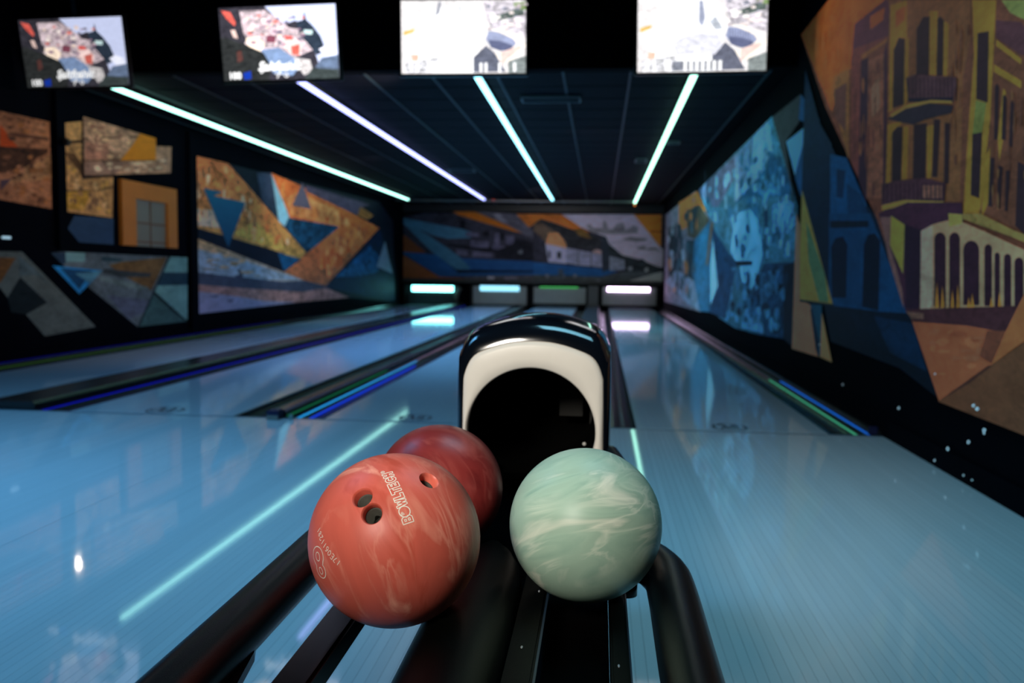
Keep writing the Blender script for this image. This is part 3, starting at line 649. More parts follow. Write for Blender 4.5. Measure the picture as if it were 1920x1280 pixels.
def cap(x0, x1, z1, label, mat, y0=YF+0.003):
    bm = bmesh.new(); r = 0.018
    extrude_profile(bm, [(x0,-0.15),(x0,z1-r),(x0+r*.3,z1-r*.3),(x0+r,z1),(x1-r,z1),(x1-r*.3,z1-r*.3),(x1,z1-r),(x1,-0.15)], y0, 22.79)
    tag(obj('division_cap', bm, mat), label, 'lane divider')
cap(XL+0.031, -5.238, 0.03, 'narrow dark cap strip between left wall and its gutter', M['cap'])
cap(-3.83, -3.50, 0.05, 'wide dark grey division cap between first and second lanes', M['cap'])
cap(-1.972, -1.878, 0.045, 'narrow black division cap between second and third lanes', M['cap'])
cap(-0.337, -0.010, 0.045, 'pale grey division cap behind the hood between third and fourth lanes', M['pale_cap'])
cap(1.548, XR-0.017, 0.03, 'narrow dark cap strip at the foot of painted right wall', M['cap'])

# thin emissive strips imitating reflections of the ceiling strips in the gutters
for x, z, y0, y1, lc, ls, lab in ((-3.486,-.016,YF+.02,22.6,(.004,.006,.36),1.0,'deep blue imitated reflection line along the gutter of the second lane'),
        (-1.857,-.032,YF+.02,8.8,(.02,.40,1.0),.9,'bright cyan-blue imitated reflection line in the gutter left of third lane'),
        (-1.829,-.058,YF+.02,8.6,(.01,.05,.85),1.0,'pure blue imitated reflection line just right of the cyan one'),
        (-1.872,.004,YF+.02,7.6,(.006,.10,.045),1.0,'dim green imitated reflection line at narrow black cap left of the cyan one'),
        (1.527,-.042,YF+.02,8.0,(.05,.36,.20),.9,'pale green imitated reflection line in gutter beside the painted right wall'),
        (1.545,-.006,YF+.02,7.6,(.01,.12,.60),.9,'blue imitated reflection line closest to the foot of painted right wall'),
        (-5.226,-.008,YF+.02,14.0,(.02,.06,.01),1.0,'dim olive green imitated reflection line at left wall gutter'),
        (-5.243,.032,YF+.02,14.0,(.002,.002,.10),1.0,'dim navy blue imitated reflection line along the foot of left wall')):
    tag(obj('gutter_reflection', box(x-.005, x+.005, y0, y1, z, z+.006), emit('gutter_reflection_glow', lc, ls)), lab, 'light strip')
tag(obj('foul_line', box(XL+.05, 1.600, YF-.040, YF-.010, 0.0001, 0.0009), bsdf('foul_ink', (0.10, 0.15, 0.19), .4, var=(12, .2))), 'thin dark foul line between approach and lanes', 'line')
# small foul-line sensor boxes
c = onZ(513, 786, 0)
t = thing('foul_sensor', 'small grey and navy foul sensor box on approach edge by second lane', 'sensor', (c.x, c.y, 0))
obj('housing', box(c.x-.036, c.x+.036, c.y-.02, 5.084, 0.0005, .055, bev=.004), M['navy_box'], t)
obj('front_plate', box(c.x-.035, c.x+.035, c.y-.026, c.y-.0205, 0.002, .028), M['grey_box'], t)
c = onZ(545, 787, 0)
tag(obj('sensor_reflector', box(c.x-.010, c.x+.010, c.y, c.y+.02, 0.0005, .032, bev=.003), bsdf('reflector', (0.2, 0.3, 0.3), 0.3, var=(50, .2))), 'tiny pale reflector stub right of grey foul sensor box', 'sensor')
c = onZ(1632, 812, 0)
tag(obj('foul_sensor', box(c.x-.03, c.x+.02, c.y-.05, min(c.y+.10,5.084), 0.0005, .05, bev=.004), M['navy_box']), 'small navy foul sensor at the foot of the painted right wall', 'sensor')

# ---------------------------------------------------------------- pinsetter fronts at the lane ends
PY = 22.85
def rect(a, b, y): p, q = onY(*a, y), onY(*b, y); return min(p.x, q.x), max(p.x, q.x), min(p.z, q.z), max(p.z, q.z)
units = [((757,532,860,573),(766,549,852,571),(772,535,850,547),M['panel_dark'],(0.25,1.0,1.0),6.5,'dark pinsetter front with bright turquoise light bar at leftmost lane end'),
         ((882,533,990,573),(887,536,987,571),(900,535,973,546),M['panel_grey'],(0.30,0.75,1.0),1.7,'grey pinsetter front with pale blue light bar, second lane end'),
         ((996,534,1101,573),(1001,538,1098,570),(1012,537,1084,540.5),M['panel_grey'],(0.10,0.75,0.18),0.6,'grey pinsetter front with thin green light line, behind the hood'),
         ((1122,535,1236,577),(1130,538,1230,573),(1139,538,1218,547),M['panel_grey'],(0.85,0.62,1.0),9.0,'grey pinsetter front with bright violet white light bar, rightmost lane end')]
for (hx0,hy0,hx1,hy1), pa, li, pm, lc, ls, lab in units:
    x0, x1, z0, z1 = rect((hx0,hy0),(hx1,hy1),PY)
    t = thing('pinsetter', lab, 'pinsetter', ((x0+x1)/2, PY, 0))
    bm = bmesh.new(); bx(bm, x0, x1, PY+.10, PY+.13, 0.002, z1); bx(bm, x0, x0+.03, PY, PY+.10, 0.002, z1); bx(bm, x1-.03, x1, PY, PY+.10, 0.002, z1); bx(bm, x0+.03, x1-.03, PY, PY+.10, z1-.02, z1)
    obj('housing', bm, M['pit'], t)
    a0, a1, b0, b1 = rect(pa[:2], pa[2:], PY+.05); obj('sweep_panel', box(a0, a1, PY+.04, PY+.06, max(b0, .03), b1, bev=.004), pm, t)
    a0, a1, b0, b1 = rect(li[:2], li[2:], PY); obj('light_bar', box(a0, a1, PY+.015, PY+.035, b0, min(b1, z1-.022)), emit('led', lc, ls), t)
# grey beam above them and grey pillar
x0, x1, z0, z1 = rect((752,524),(1244,535),PY)
tag(obj('masking_beam', box(XL+.05, XR-.02, PY+.14, PY+.30, z0, z0+0.10), bsdf('beam', (0.05,0.048,0.045), .5, var=(5,.2))), 'long dark grey beam above the pinsetters across the hall end', 'beam')
x0, x1, z0, z1 = rect((1103,536),(1121,590),PY-.05)
tag(obj('end_pillar', box(x0, x1, PY-.05, PY+.13, 0.046, z1, bev=.006), bsdf('pillar', (0.12,0.12,0.115), .5, var=(5,.2))), 'grey square pillar between green lit and violet lit pinsetters', 'pillar')
bm = bmesh.new(); x0, x1, z0, z1 = rect((853,536),(868,572),PY)
tube(bm, catmull([(x0+.05,PY-.10,0.051),(x0+.06,PY-.10,z1*.5),(x1-.06,PY-.10,z1-.04)], 6), 0.055, 12)
tag(obj('ball_pipe', bm, bsdf('pipe', (0.10,0.10,0.085), .5, var=(5,.2)), smooth=True), 'curved grey ball pipe between turquoise and pale blue lit pinsetters', 'pipe')

# ---------------------------------------------------------------- ceiling lights
SL = [((205,163),(765,375),(0.42,1.0,0.84),'long green-white light strip above the leftmost lane'),
      ((555,150),(908,375),(0.38,0.42,1.0),'long violet-blue light strip above the second lane'),
      ((893,143),(1036,376),(0.30,0.82,1.0),'long cyan-white light strip above the third lane'),
      ((1303,140),(1190,381),(0.42,1.0,0.75),'long mint-white light strip above the rightmost lane')]
for n_, f_, c_, lab in SL:
    z = ZC-0.055; a = onZ(*n_, z); b = onZ(*f_, z); x = (a.x+b.x)/2
    t = thing('light_strip', lab, 'light strip', (x, a.y, ZC))
    bm = bmesh.new(); ln = (b-a); nrm = Vector((ln.y, -ln.x, 0)).normalized()
    def bar(hw, z0, z1, mat, nm, e0=0.0):
        bm = bmesh.new(); A = Vector((a.x, a.y, 0))-ln.normalized()*e0; B = Vector((b.x, b.y, 0))+ln.normalized()*e0; vv = []
        for zz in (z0, z1):
            for P_ in (A-nrm*hw, A+nrm*hw, B+nrm*hw, B-nrm*hw): vv.append(bm.verts.new((P_.x, P_.y, zz)))
        for f in ((3,2,1,0),(4,5,6,7),(0,1,5,4),(1,2,6,5),(2,3,7,6),(3,0,4,7)): bm.faces.new([vv[i] for i in f])
        obj(nm, bm, mat, t)
    bar(0.030, ZC-0.030, ZC-0.003, M['cap'], 'housing', 0.01)
    bar(0.024, ZC-0.058, ZC-0.0305, emit('strip_glow', c_, 4.0), 'diffuser')
# conduit at the far end of the ceiling
bm = bmesh.new(); tube(bm, [onY(742,375,21.75), onY(1186,378.5,21.75)], 0.022, 10)
tag(obj('conduit', bm, bsdf('conduit', (0.35,0.33,0.32), .5, var=(8,.2)), smooth=True), 'pale conduit across the ceiling at the strip lights far ends', 'pipe')
for px, lab in ((925, 'tiny red lamp on the ceiling conduit near the blue strip end'), (1190, 'tiny orange lamp at far end of the mint-white strip')):
    p = onY(px, 374 if px < 1000 else 384, 21.68); bm = bmesh.new(); bmesh.ops.create_uvsphere(bm, u_segments=10, v_segments=6, radius=.028, matrix=Matrix.Translation(p))
    tag(obj('indicator_lamp', bm, emit('indicator', (1, .12, .05) if px < 1000 else (1, .3, .05), .35 if px < 1000 else .8), smooth=True), lab, 'lamp')
# slot vents set in the ceiling
for (xa, ya, xb, yb, lab) in ((980,178,1088,188,'long slotted air vent between cyan and mint-white ceiling strips'),(1190,296,1214,302,'small air vent crossing below the mint-white ceiling strip'),(846,315,886,320,'small air vent between blue and cyan ceiling strips'),(1250,263,1276,267,'tiny air vent near right wall beside mint-white strip')):
    p, q = onZ(xa, yb, ZC), onZ(xb, ya, ZC); y0_, y1_ = min(p.y, q.y), max(p.y, q.y); y1_ = max(y1_, y0_+.12)
    t = thing('air_vent', lab, 'vent', ((p.x+q.x)/2, y0_, ZC)); x0_, x1_ = min(p.x, q.x), max(p.x, q.x)
    bm = bmesh.new(); bx(bm, x0_, x1_, y0_, y0_+.015, ZC-.03, ZC-.004); bx(bm, x0_, x1_, y1_-.015, y1_, ZC-.03, ZC-.004); bx(bm, x0_, x0_+.015, y0_+.015, y1_-.015, ZC-.03, ZC-.004); bx(bm, x1_-.015, x1_, y0_+.015, y1_-.015, ZC-.03, ZC-.004)
    obj('frame', bm, bsdf('vent_frame', (0.10,0.13,0.14), .4, var=(10,.2)), t)
    for k in range(3):
        yy = y0_+.02+(y1_-y0_-.04)*(k+.3)/3; obj('slat', box(x0_+.016, x1_-.016, yy, yy+.012, ZC-.024, ZC-.006), M['rail_metal'], t)

# ---------------------------------------------------------------- televisions
def tvprint(pix, W, H, mat, name, parent, mtx, glare=None):
    """screen picture from polygons in the unit square (u right, v down)"""
    bm = bmesh.new(); col = bm.loops.layers.float_color.new('ink'); vals = []
    for k, (pts, c, bl) in enumerate(pix):
        vs_ = [bm.verts.new(((u-.5)*W, -0.0215-0.00012*k, (.5-v)*H)) for u, v in pts]; l = s2l(c)
        for tri in tessellate_polygon([[q.co.copy() for q in vs_]]):
            if len(set(tri)) < 3: continue
            f = bm.faces.new([vs_[i] for i in tri]); vals.append(bl)
            for lp in f.loops: lp[col] = (*l, 1)
    lay = bm.faces.layers.float.new('bt')
    for f, b in zip(bm.faces, vals): f[lay] = b
    bm.normal_update()
    for f in bm.faces:
        if f.normal.y > 0: f.normal_flip()
    vl = [f[lay] for f in bm.faces]
    me = bpy.data.meshes.new(name); bm.to_mesh(me); bm.free(); at = me.attributes.new('blotch', 'FLOAT', 'FACE'); at.data.foreach_set('value', vl)
    return link(name, me, mat, parent)
def sq(x0, y0, x1, y1): return [(x0,y0),(x1,y0),(x1,y1),(x0,y1)]
rt = random.Random(7)
town = [(sq(0,0,1,1), (52,50,58), .5), ([(.40,.0),(1,0),(1,.98),(.85,.9),(.80,.6),(.66,.2),(.55,.25)], (200,208,240), .06),
        ([(.18,.05),(.40,.05),(.5,.15),(.6,.3),(.78,.35),(.8,.6),(.6,.72),(.3,.6),(.2,.35)], (190,172,178), .7),
        ([(.02,.03),(.10,.06),(.14,.2),(.13,.25),(.06,.14)], (214,92,80), .3), ([(.09,.3),(.13,.3),(.15,.42),(.11,.4)], (220,190,180), .2),
        ([(.66,.22),(.72,.2),(.735,.08),(.75,.2),(.80,.28),(.86,.42),(.9,.62),(.82,.68),(.74,.5),(.68,.4)], (42,52,66), .5),
        ([(.72,.33),(.80,.34),(.79,.4),(.73,.39)], (190,215,215), .1),
        ([(.22,.42),(.32,.4),(.38,.5),(.34,.62),(.28,.6),(.22,.5)], (250,228,205), .3), ([(.40,.38),(.48,.4),(.47,.5),(.39,.48)], (120,64,80), .3),
        ([(.55,.42),(.66,.46),(.70,.56),(.67,.68),(.60,.66),(.54,.55)], (235,205,200), .3), ([(.60,.55),(.68,.52),(.67,.68),(.61,.66)], (196,96,84), .25), ([(.55,.40),(.62,.41),(.63,.46),(.56,.46)], (214,88,84), .2),
        ([(.34,.58),(.5,.56),(.62,.7),(.66,.85),(.6,.95),(.44,.92),(.38,.75)], (120,142,178), .25),
        ([(.62,.70),(.76,.74),(.78,.9),(.7,.95),(.66,.85)], (190,185,185), .5), ([(.84,.6),(.9,.55),(.98,.6),(.99,.68),(.9,.7)], (238,240,255), .1),
        ([(.86,.72),(1,.68),(1,1),(.8,1),(.8,.85)], (96,112,138), .4), ([(.78,.85),(1,.88),(1,1),(.7,1)], (58,66,66), .4),
        ([(.05,.4),(.2,.5),(.36,.62),(.42,.8),(.4,1),(0,1),(0,.4)], (40,42,42), .5), ([(.13,.6),(.17,.58),(.18,.72),(.13,.75)], (84,52,48), .3), ([(.17,.9),(.24,.87),(.24,.98),(.18,.99)], (18,50,150), .2)]
for k in range(46):
    u, v = rt.uniform(.2,.72), rt.uniform(.1,.52); s_ = rt.uniform(.012,.032); cc = rt.choice([(248,236,228),(226,206,206),(206,110,100),(150,120,140),(110,100,118),(240,214,190)])
    town.append(([(u,v),(u+s_*1.4,v+s_*.2),(u+s_*1.3,v+s_*1.6),(u-.003,v+s_*1.4)], cc, .2))
square = [(sq(0,0,1,1), (226,222,222), .25), ([(.1,.5),(.2,.15),(.45,.05),(.62,.1),(.7,.4),(.62,.7),(.6,1),(.25,1),(.1,.75)], (255,255,255), .05),
          ([(.66,.02),(1,0),(1,.5),(.85,.42),(.72,.38),(.68,.2)], (196,190,198), .7), ([(.76,.22),(.86,.16),(.98,.08),(.99,.2),(.86,.26),(.78,.27)], (84,96,92), .5), ([(.9,.04),(1,.02),(1,.14),(.92,.12)], (120,142,92), .3),
          ([(.02,.42),(.11,.38),(.10,.43),(.02,.48)], (214,178,96), .2),
          ([(.70,.42),(.80,.44),(.9,.52),(.93,.58),(.9,.66),(.82,.7),(.72,.64),(.68,.54)], (150,158,188), .2), ([(.70,.54),(.8,.56),(.9,.62),(.88,.68),(.8,.7),(.72,.65)], (92,98,128), .15),
          ([(.72,.40),(.84,.42),(.96,.52),(1,.62),(.95,.76),(.84,.86),(.78,.8),(.76,.72),(.86,.7),(.93,.6),(.9,.53),(.8,.45)], (250,240,226), .08),
          ([(.80,.72),(.95,.62),(.97,.66),(.86,.80),(.80,.9)], (226,198,190), .15), ([(.58,.78),(.68,.62),(.75,.72),(.84,.98),(.58,.99)], (96,100,116), .35),
          ([(.86,.84),(1,.76),(1,1),(.86,1)], (128,136,136), .4), ([(.08,.74),(.14,.74),(.13,.9),(.09,.92)], (232,178,158), .3), ([(.03,.85),(.3,.78),(.3,.99),(.03,.99)], (200,200,204), .7)]
for k in range(26):
    u, v = rt.uniform(.66,.98), rt.uniform(.04,.4); s_ = rt.uniform(.012,.035); cc = rt.choice([(255,250,246),(240,226,222),(120,124,140),(176,166,170)])
    square.append(([(u,v),(u+s_*1.3,v-s_*.3),(u+s_*1.5,v+s_),(u,v+s_*1.2)], cc, .2))
for u in (.07,.12,.21,.24): square.append((sq(u,.83,u+.02,.98), (240,240,244), .1))
square2 = list(square)
square2 += [([(.27,.62),(.4,.5),(.62,.5),(.66,.66),(.6,.78),(.3,.78)], (214,214,224), .25), ([(.47,.08),(.50,.08),(.52,.3),(.50,.42),(.47,.36)], (150,156,178), .2), ([(.55,.35),(.60,.28),(.66,.45),(.60,.46)], (176,182,192), .3), (sq(.27,.86,.66,.99), (120,124,136), .5)]
for k in range(7): square2.append((sq(.36+k*.045,.86,.385+k*.045,.985), (252,252,252), .05))
for k in range(9): square2.append((sq(.70+k*.02,.44+k*.006,.708+k*.02,.55+k*.008), (112,118,150), .1))
square_a = square + [([(.30,.02),(.33,.02),(.31,.18),(.27,.22)], (150,152,162), .2), ([(.45,.08),(.49,.07),(.50,.17),(.46,.17)], (206,208,228), .1)]
for u in (.63,.67,.78,.9): square_a.append((sq(u,.86,u+.022,.985), (250,250,252), .05))
TW, TH = 1.00, 0.573
TV = [((-4.666,7.495,2.776),(-.070,.175,.001),town,1.0,.45,'leftmost wall of four televisions, showing a hillside town darkly'),
      ((-2.660,7.132,2.741),(-.052,.147,-.006),town,1.9,.9,'second television from left, showing the hillside town brightly'),
      ((-1.137,7.149,2.772),(.082,-.004,-.015),square_a,1.55,1.0,'third television from left, overexposed view of a round colonnade'),
      ((0.746,7.097,2.764),(.082,.089,-.025),square2,1.45,1.0,'rightmost television, round colonnade picture with row of white marks')]
TV[0] = TV[0][:5] + ('leftmost television, showing a hillside town darkly',)
for loc, (yw, pt, rl), pix, g, tb, lab in TV:
    t = thing('television', lab, 'television', loc, 'televisions hanging over the foul line')
    t.rotation_mode = 'QUATERNION'
    t.rotation_quaternion = (Matrix.Rotation(yw, 3, 'Z') @ Matrix.Rotation(pt, 3, 'X') @ Matrix.Rotation(rl, 3, 'Y')).to_quaternion()
    me = bpy.data.meshes.new('casing'); bm = bmesh.new(); bx(bm, -TW/2-.02, TW/2+.02, -0.020, 0.03, -TH/2-.022, TH/2+.02, bev=.006); bm.to_mesh(me); bm.free(); link('casing', me, M['bezel'], t)
    scr = tvprint(pix, TW, TH, paint_mat('screen', g, 1.0, nscale=7.0), 'screen', t, None)
    if pix is town:                       # white script and counter printed on the picture
        def script(txt, size, u, v, sh=0.35, nm='screen_text'):
            cu = bpy.data.curves.new(nm, 'FONT'); cu.body = txt; cu.size = size; cu.shear = sh; cu.align_x = 'CENTER'; cu.extrude = 0.0005; cu.offset = size*.03
            ob = bpy.data.objects.new(nm, cu); C.objects.link(ob); dg = bpy.context.evaluated_depsgraph_get(); me = bpy.data.meshes.new_from_object(ob.evaluated_get(dg)); bpy.data.objects.remove(ob)
            me.transform(Matrix.Translation(((u-.5)*TW, -0.030, (.5-v)*TH)) @ Matrix.Rotation(math.pi/2, 4, 'X')); me.materials.clear()
            link(nm, me, emit('text_glow', (1, 1, 1), g*.9), scr)
        script('Saltfranic', .10, .49, .87)
        script('100', .075, .10, .975, 0.0)
        L_ = lambda pts: [Vector(((u-.5)*TW, -.0305, (.5-v)*TH)) for u, v in pts]
        gm = emit('text_glow', (1, 1, 1), g*.8)
        for pts, rr in (([(.60,.76),(.54,.80),(.50,.88),(.47,.98)],.004), ([(.36,.80),(.33,.84),(.37,.87),(.33,.90)],.008), ([(.46,.92),(.472,.92)],.006), ([(.50,.92),(.512,.92)],.006), ([(.55+.016*math.cos(a_), .94+.028*math.sin(a_)) for a_ in np.linspace(0, 6.0, 9)],.004)):
            bm = bmesh.new(); tube(bm, L_(pts), rr, 6); obj_l = bpy.data.meshes.new('screen_flourish'); bm.to_mesh(obj_l); bm.free(); link('screen_flourish', obj_l, gm, scr)
    me = bpy.data.meshes.new('mount_pole'); bm = bmesh.new(); bmesh.ops.create_cone(bm, segments=12, radius1=.02, radius2=.02, depth=.55, cap_ends=True, matrix=Matrix.Translation((0, .06, .42))); bm.to_mesh(me); bm.free(); link('mount_pole', me, M['rail_metal'], t)
    me = bpy.data.meshes.new('mount_plate'); bm = bmesh.new(); bx(bm, -.12, .12, .0305, .075, -.1, .17); bm.to_mesh(me); bm.free(); link('mount_plate', me, M['rail_metal'], t)

# spotlight added on the left pilaster, invented source for the warm approach spot
sp = onX(107, 300, XL); sp = Vector((XL+.11, sp.y, 2.10)); aim = onZ(85, 1098, 0)
t = thing('added_spotlight', 'small black spotlight added on the black post between left wall panels', 'spotlight', sp)
d = (aim-sp).normalized(); bm = bmesh.new(); tube(bm, [sp-d*.07, sp+d*.03, sp+d*.05], [.028, .032, .034], 14); obj('lamp_head', bm, M['bezel'], t, True)
bm = bmesh.new(); tube(bm, [Vector((XL+.051, sp.y, 2.13)), sp-d*.03+Vector((0,0,.03))], .008, 8); obj('bracket', bm, M['bezel'], t, True)
lamp('SPOT', 'added_spotlight_beam', sp+d*.06, aim, 2.4, (1.0, .80, .60), .022, cone=15, blend=.8)
p = onX(9, 445, XL)
tag(obj('exit_lamp', box(XL+.001, XL+.03, p.y-.045, p.y+.045, p.z-.012, p.z+.010, bev=.003), emit('small_lamp', (.5, .8, 1), .7)), 'tiny bluish white lamp low on the left wall at frame edge', 'lamp')

# ---------------------------------------------------------------- ball return
BR = thing('ball_return', 'black tubular ball return with cream-faced hood in middle of approach', 'ball return', (-0.14, 1.2, 0))
CX = -0.128
def hood_profile(half, top, bot=0.40, n=5):
    pts = [(-1.02, None, bot), (-1.0, -.107, 0), (-.967, -.062, 0), (-.85, -.032, 0), (-.65, -.017, 0), (-.33, -.004, 0), (0, 0, 0)]
    P_ = [(CX+u*half, bot if dz is None else top+dz) for u, dz, _ in pts]
    P2 = P_ + [(2*CX-x, z) for x, z in reversed(P_[:-1])]
    return [(v.x, v.z) for v in catmull([Vector((x, 0, z)) for x, z in P2], n)]
bm = bmesh.new(); rings = []
for y, half, top in ((1.700,.139,.766),(1.702,.1435,.776),(1.708,.1475,.786),(1.722,.151,.797),(1.75,.153,.805),(1.80,.154,.811),(1.88,.154,.813),(2.0,.152,.808),(2.15,.148,.785),(2.28,.138,.74),(2.36,.120,.68),(2.39,.09,.60)):
    rings.append([bm.verts.new((x, y, z)) for x, z in hood_profile(half, top)])
for a, b in zip(rings, rings[1:]):
    for k in range(len(a)-1): bm.faces.new((a[k], a[k+1], b[k+1], b[k]))
bm.faces.new(rings[-1])
obj('hood_shell', bm, M['hood'], BR, True)
# cream front with round mouth, its rim rolled back
OC = Vector((-0.1305, 0, 0.585)); OR = 0.1275; NS = 96
prof = hood_profile(.139, .766, n=12)
prof = [(x, z) for x, z in prof]
def edge_at(ang):
    dx, dz = math.cos(ang), math.sin(ang); best = None; Q = prof + [prof[0]]
    for i in range(len(Q)-1):
        ax, az = Q[i][0]-OC.x, Q[i][1]-OC.z; bx_, bz = Q[i+1][0]-OC.x, Q[i+1][1]-OC.z
        ex, ez = bx_-ax, bz-az; det = dx*(-ez)+dz*ex
        if abs(det) < 1e-12: continue
        tt = (ax*(-ez)+az*ex)/det; s_ = (dx*az-dz*ax)/det
        if tt > 0 and -1e-6 <= s_ <= 1+1e-6: best = tt if best is None else max(best, tt)
    return best or OR*1.1
bm = bmesh.new(); R_ = []
for k in range(NS):
    a_ = 2*math.pi*k/NS; e = max(edge_at(a_), OR+.006); g_ = e-OR
    rr = [(OR, .030), (OR-.0005, .004), (OR+.0025, .0), (OR+g_*.35, -.0015), (e-min(.012, g_*.4), .0), (e-.003, .0025), (e, .010)]
    R_.append([bm.verts.new((OC.x+r*math.cos(a_), 1.697+dy, OC.z+r*math.sin(a_))) for r, dy in rr])
for k in range(NS):
    a, b = R_[k], R_[(k+1) % NS]
    for j in range(len(a)-1): bm.faces.new((a[j], a[j+1], b[j+1], b[j]))
obj('hood_face', bm, M['fascia'], BR, True)['label'] = 'cream plastic hood face with round mouth'
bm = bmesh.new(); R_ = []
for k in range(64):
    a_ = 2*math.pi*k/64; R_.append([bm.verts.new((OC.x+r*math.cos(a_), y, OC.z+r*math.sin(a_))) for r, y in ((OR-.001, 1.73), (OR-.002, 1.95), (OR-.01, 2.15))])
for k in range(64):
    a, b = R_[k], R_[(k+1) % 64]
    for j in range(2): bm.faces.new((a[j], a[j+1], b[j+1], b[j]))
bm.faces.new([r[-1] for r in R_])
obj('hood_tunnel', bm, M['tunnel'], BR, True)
bm = bmesh.new(); bx(bm, -.09, -.035, 2.06, 2.08, .56, .68); bx(bm, -.018, -.006, 2.06, 2.08, .52, .655); bx(bm, -.001, .0015, 2.02, 2.03, .50, .64)
obj('lift_panel', bm, M['tunnel_panel'], BR)
bm = bmesh.new(); bmesh.ops.create_uvsphere(bm, u_segments=12, v_segments=8, radius=.0042, matrix=Matrix.Translation(onY(1095.5, 832, 1.78))); obj('screw', bm, M['chip'], BR, True)
# hopper between hood and tray
bm = bmesh.new(); rows = []
for y, z, w_ in ((1.345,.4155,.22),(1.45,.416,.235),(1.58,.432,.22),(1.685,.470,.165),(1.80,.480,.06)):
    rows.append([bm.verts.new((-.150+w_*u, y, z+ (.03*max(0, abs(u)-.8)/.2))) for u in (-1,-.8,-.4,0,.4,.8,1)])
for a, b in zip(rows, rows[1:]):
    for k in range(6): bm.faces.new((a[k], a[k+1], b[k+1], b[k]))
bmesh.ops.solidify(bm, geom=bm.faces[:], thickness=.012)
obj('hopper_floor', bm, M['trough'], BR)
for s_ in (-1, 1):
    bm = bmesh.new(); xx = lambda u: -.128+s_*u
    k_ = 1.0 if s_ > 0 else 1.30
    tube(bm, catmull([(xx(.150),1.735,.535),(xx(.175*k_),1.66,.515),(xx(.205*k_),1.57,.49),(xx(.21*k_),1.50,.475),(xx(.19*(k_+.1)),1.44,.455),(xx(.15*(k_+.35)),1.42,.42)], 8), .024, 16)
    obj('hopper_rim', bm, M['tube'], BR, True)
# the outer tray tube: closed horseshoe loop
ZT = .455
lt = [(-.437,.20,ZT),(-.437,.60,ZT),(-.437,1.0,ZT),(-.437,1.25,ZT),(-.436,1.36,ZT),(-.431,1.41,ZT-.006),(-.424,1.45,ZT-.03)]
rt_ = [(.109,.20,ZT),(.109,.60,ZT),(.109,1.0,ZT),(.109,1.20,ZT),(.104,1.275,ZT),(.082,1.335,ZT),(.045,1.372,ZT-.004),(.0,1.39,ZT-.012),(-.05,1.395,ZT-.025)]
bm = bmesh.new(); front = [(.085,.09,ZT),(.02,.03,ZT),(-.164,.01,ZT),(-.35,.03,ZT),(-.415,.09,ZT)]
loop = list(reversed(rt_)) + front + lt
tube(bm, catmull(loop, 8), .0345, 24); obj('tray_rim', bm, M['tube'], BR, True)
# rails
obj('left_rail', box(-.345, -.302, .12, 1.335, .425, .4575, bev=.004), M['rail'], BR)
obj('inner_rail', box(-.102, -.067, .12, 1.34, .40, .4435, bev=.003), M['molding'], BR)
obj('inner_rail_trim', box(-.0665, -.0635, .12, 1.34, .40, .4425), M['edge_blue'], BR)
obj('right_rail', box(.022, .044, .12, 1.34, .40, .4405, bev=.003), M['molding'], BR)
obj('right_rail_trim', box(.0442, .0462, .12, 1.28, .40, .4400), M['edge_blue'], BR)
obj('trough_plate', box(-.063, .0215, .12, 1.34, .392, .402), M['trough'], BR)
for x, y, z in ((-.086, 1.03, .444), (.031, 1.0, .441), (-.078, 1.22, .444)):
    bm = bmesh.new(); bmesh.ops.create_uvsphere(bm, u_segments=8, v_segments=6, radius=.0022, matrix=Matrix.Translation((x, y, z)) @ Matrix.Diagonal((.7, 2.0, .35, 1))); obj('paint_chip', bm, M['chip'], BR, True)
# central moulded divider with a pointed nose
bm = bmesh.new(); rings = []
for y, s_, zt in ((.14,1,.476),(.6,1,.476),(1.1,1,.476),(1.24,.98,.476),(1.31,.86,.474),(1.355,.62,.470),(1.385,.34,.464),(1.398,.08,.456)):
    ring = []
    for k in range(15):
        a_ = math.pi*k/14; ring.append(bm.verts.new((-.163-.061*s_*math.cos(a_), y, .425+(zt-.425)*math.sin(a_)**.8)))
    ring.append(bm.verts.new((-.163+.061*s_, y, .36))); ring.insert(0, bm.verts.new((-.163-.061*s_, y, .36))); rings.append(ring)
for a, b in zip(rings, rings[1:]):
    n_ = len(a)
    for k in range(n_): bm.faces.new((a[k], a[(k+1) % n_], b[(k+1) % n_], b[k]))
bm.faces.new(rings[0]); bm.faces.new(rings[-1][::-1])
obj('centre_divider', bm, M['molding'], BR, True)
# cross members and gusset
bm = bmesh.new(); bx(bm, -.43, .10, .62, .72, .385, .415, bev=.004); obj('cross_member', bm, M['rail'], BR)
bm = bmesh.new(); v_ = [bm.verts.new(p) for p in ((-.425,1.045,.44),(-.405,.985,.44),(-.385,.86,.44),(-.36,.74,.44),(-.425,.74,.44))]; f = bm.faces.new(v_)
r_ = bmesh.ops.extrude_face_region(bm, geom=[f]); bmesh.ops.translate(bm, verts=[q for q in r_['geom'] if isinstance(q, bmesh.types.BMVert)], vec=(0,0,-.012)); obj('gusset', bm, M['rail'], BR)
bm = bmesh.new(); bmesh.ops.create_cone(bm, segments=24, radius1=.017, radius2=.017, depth=.02, cap_ends=True, matrix=Matrix.Translation((.049, 1.315, .42))); obj('rail_bracket', bm, M['rail'], BR, True)
# pedestals
bm = bmesh.new(); bx(bm, -.25, -.005, 1.74, 2.30, .002, .43, bev=.02); obj('hood_pedestal', bm, M['molding'], BR)
bm = bmesh.new(); bx(bm, -.19, -.06, .45, .95, .002, .392, bev=.015); obj('tray_pedestal', bm, M['molding'], BR)

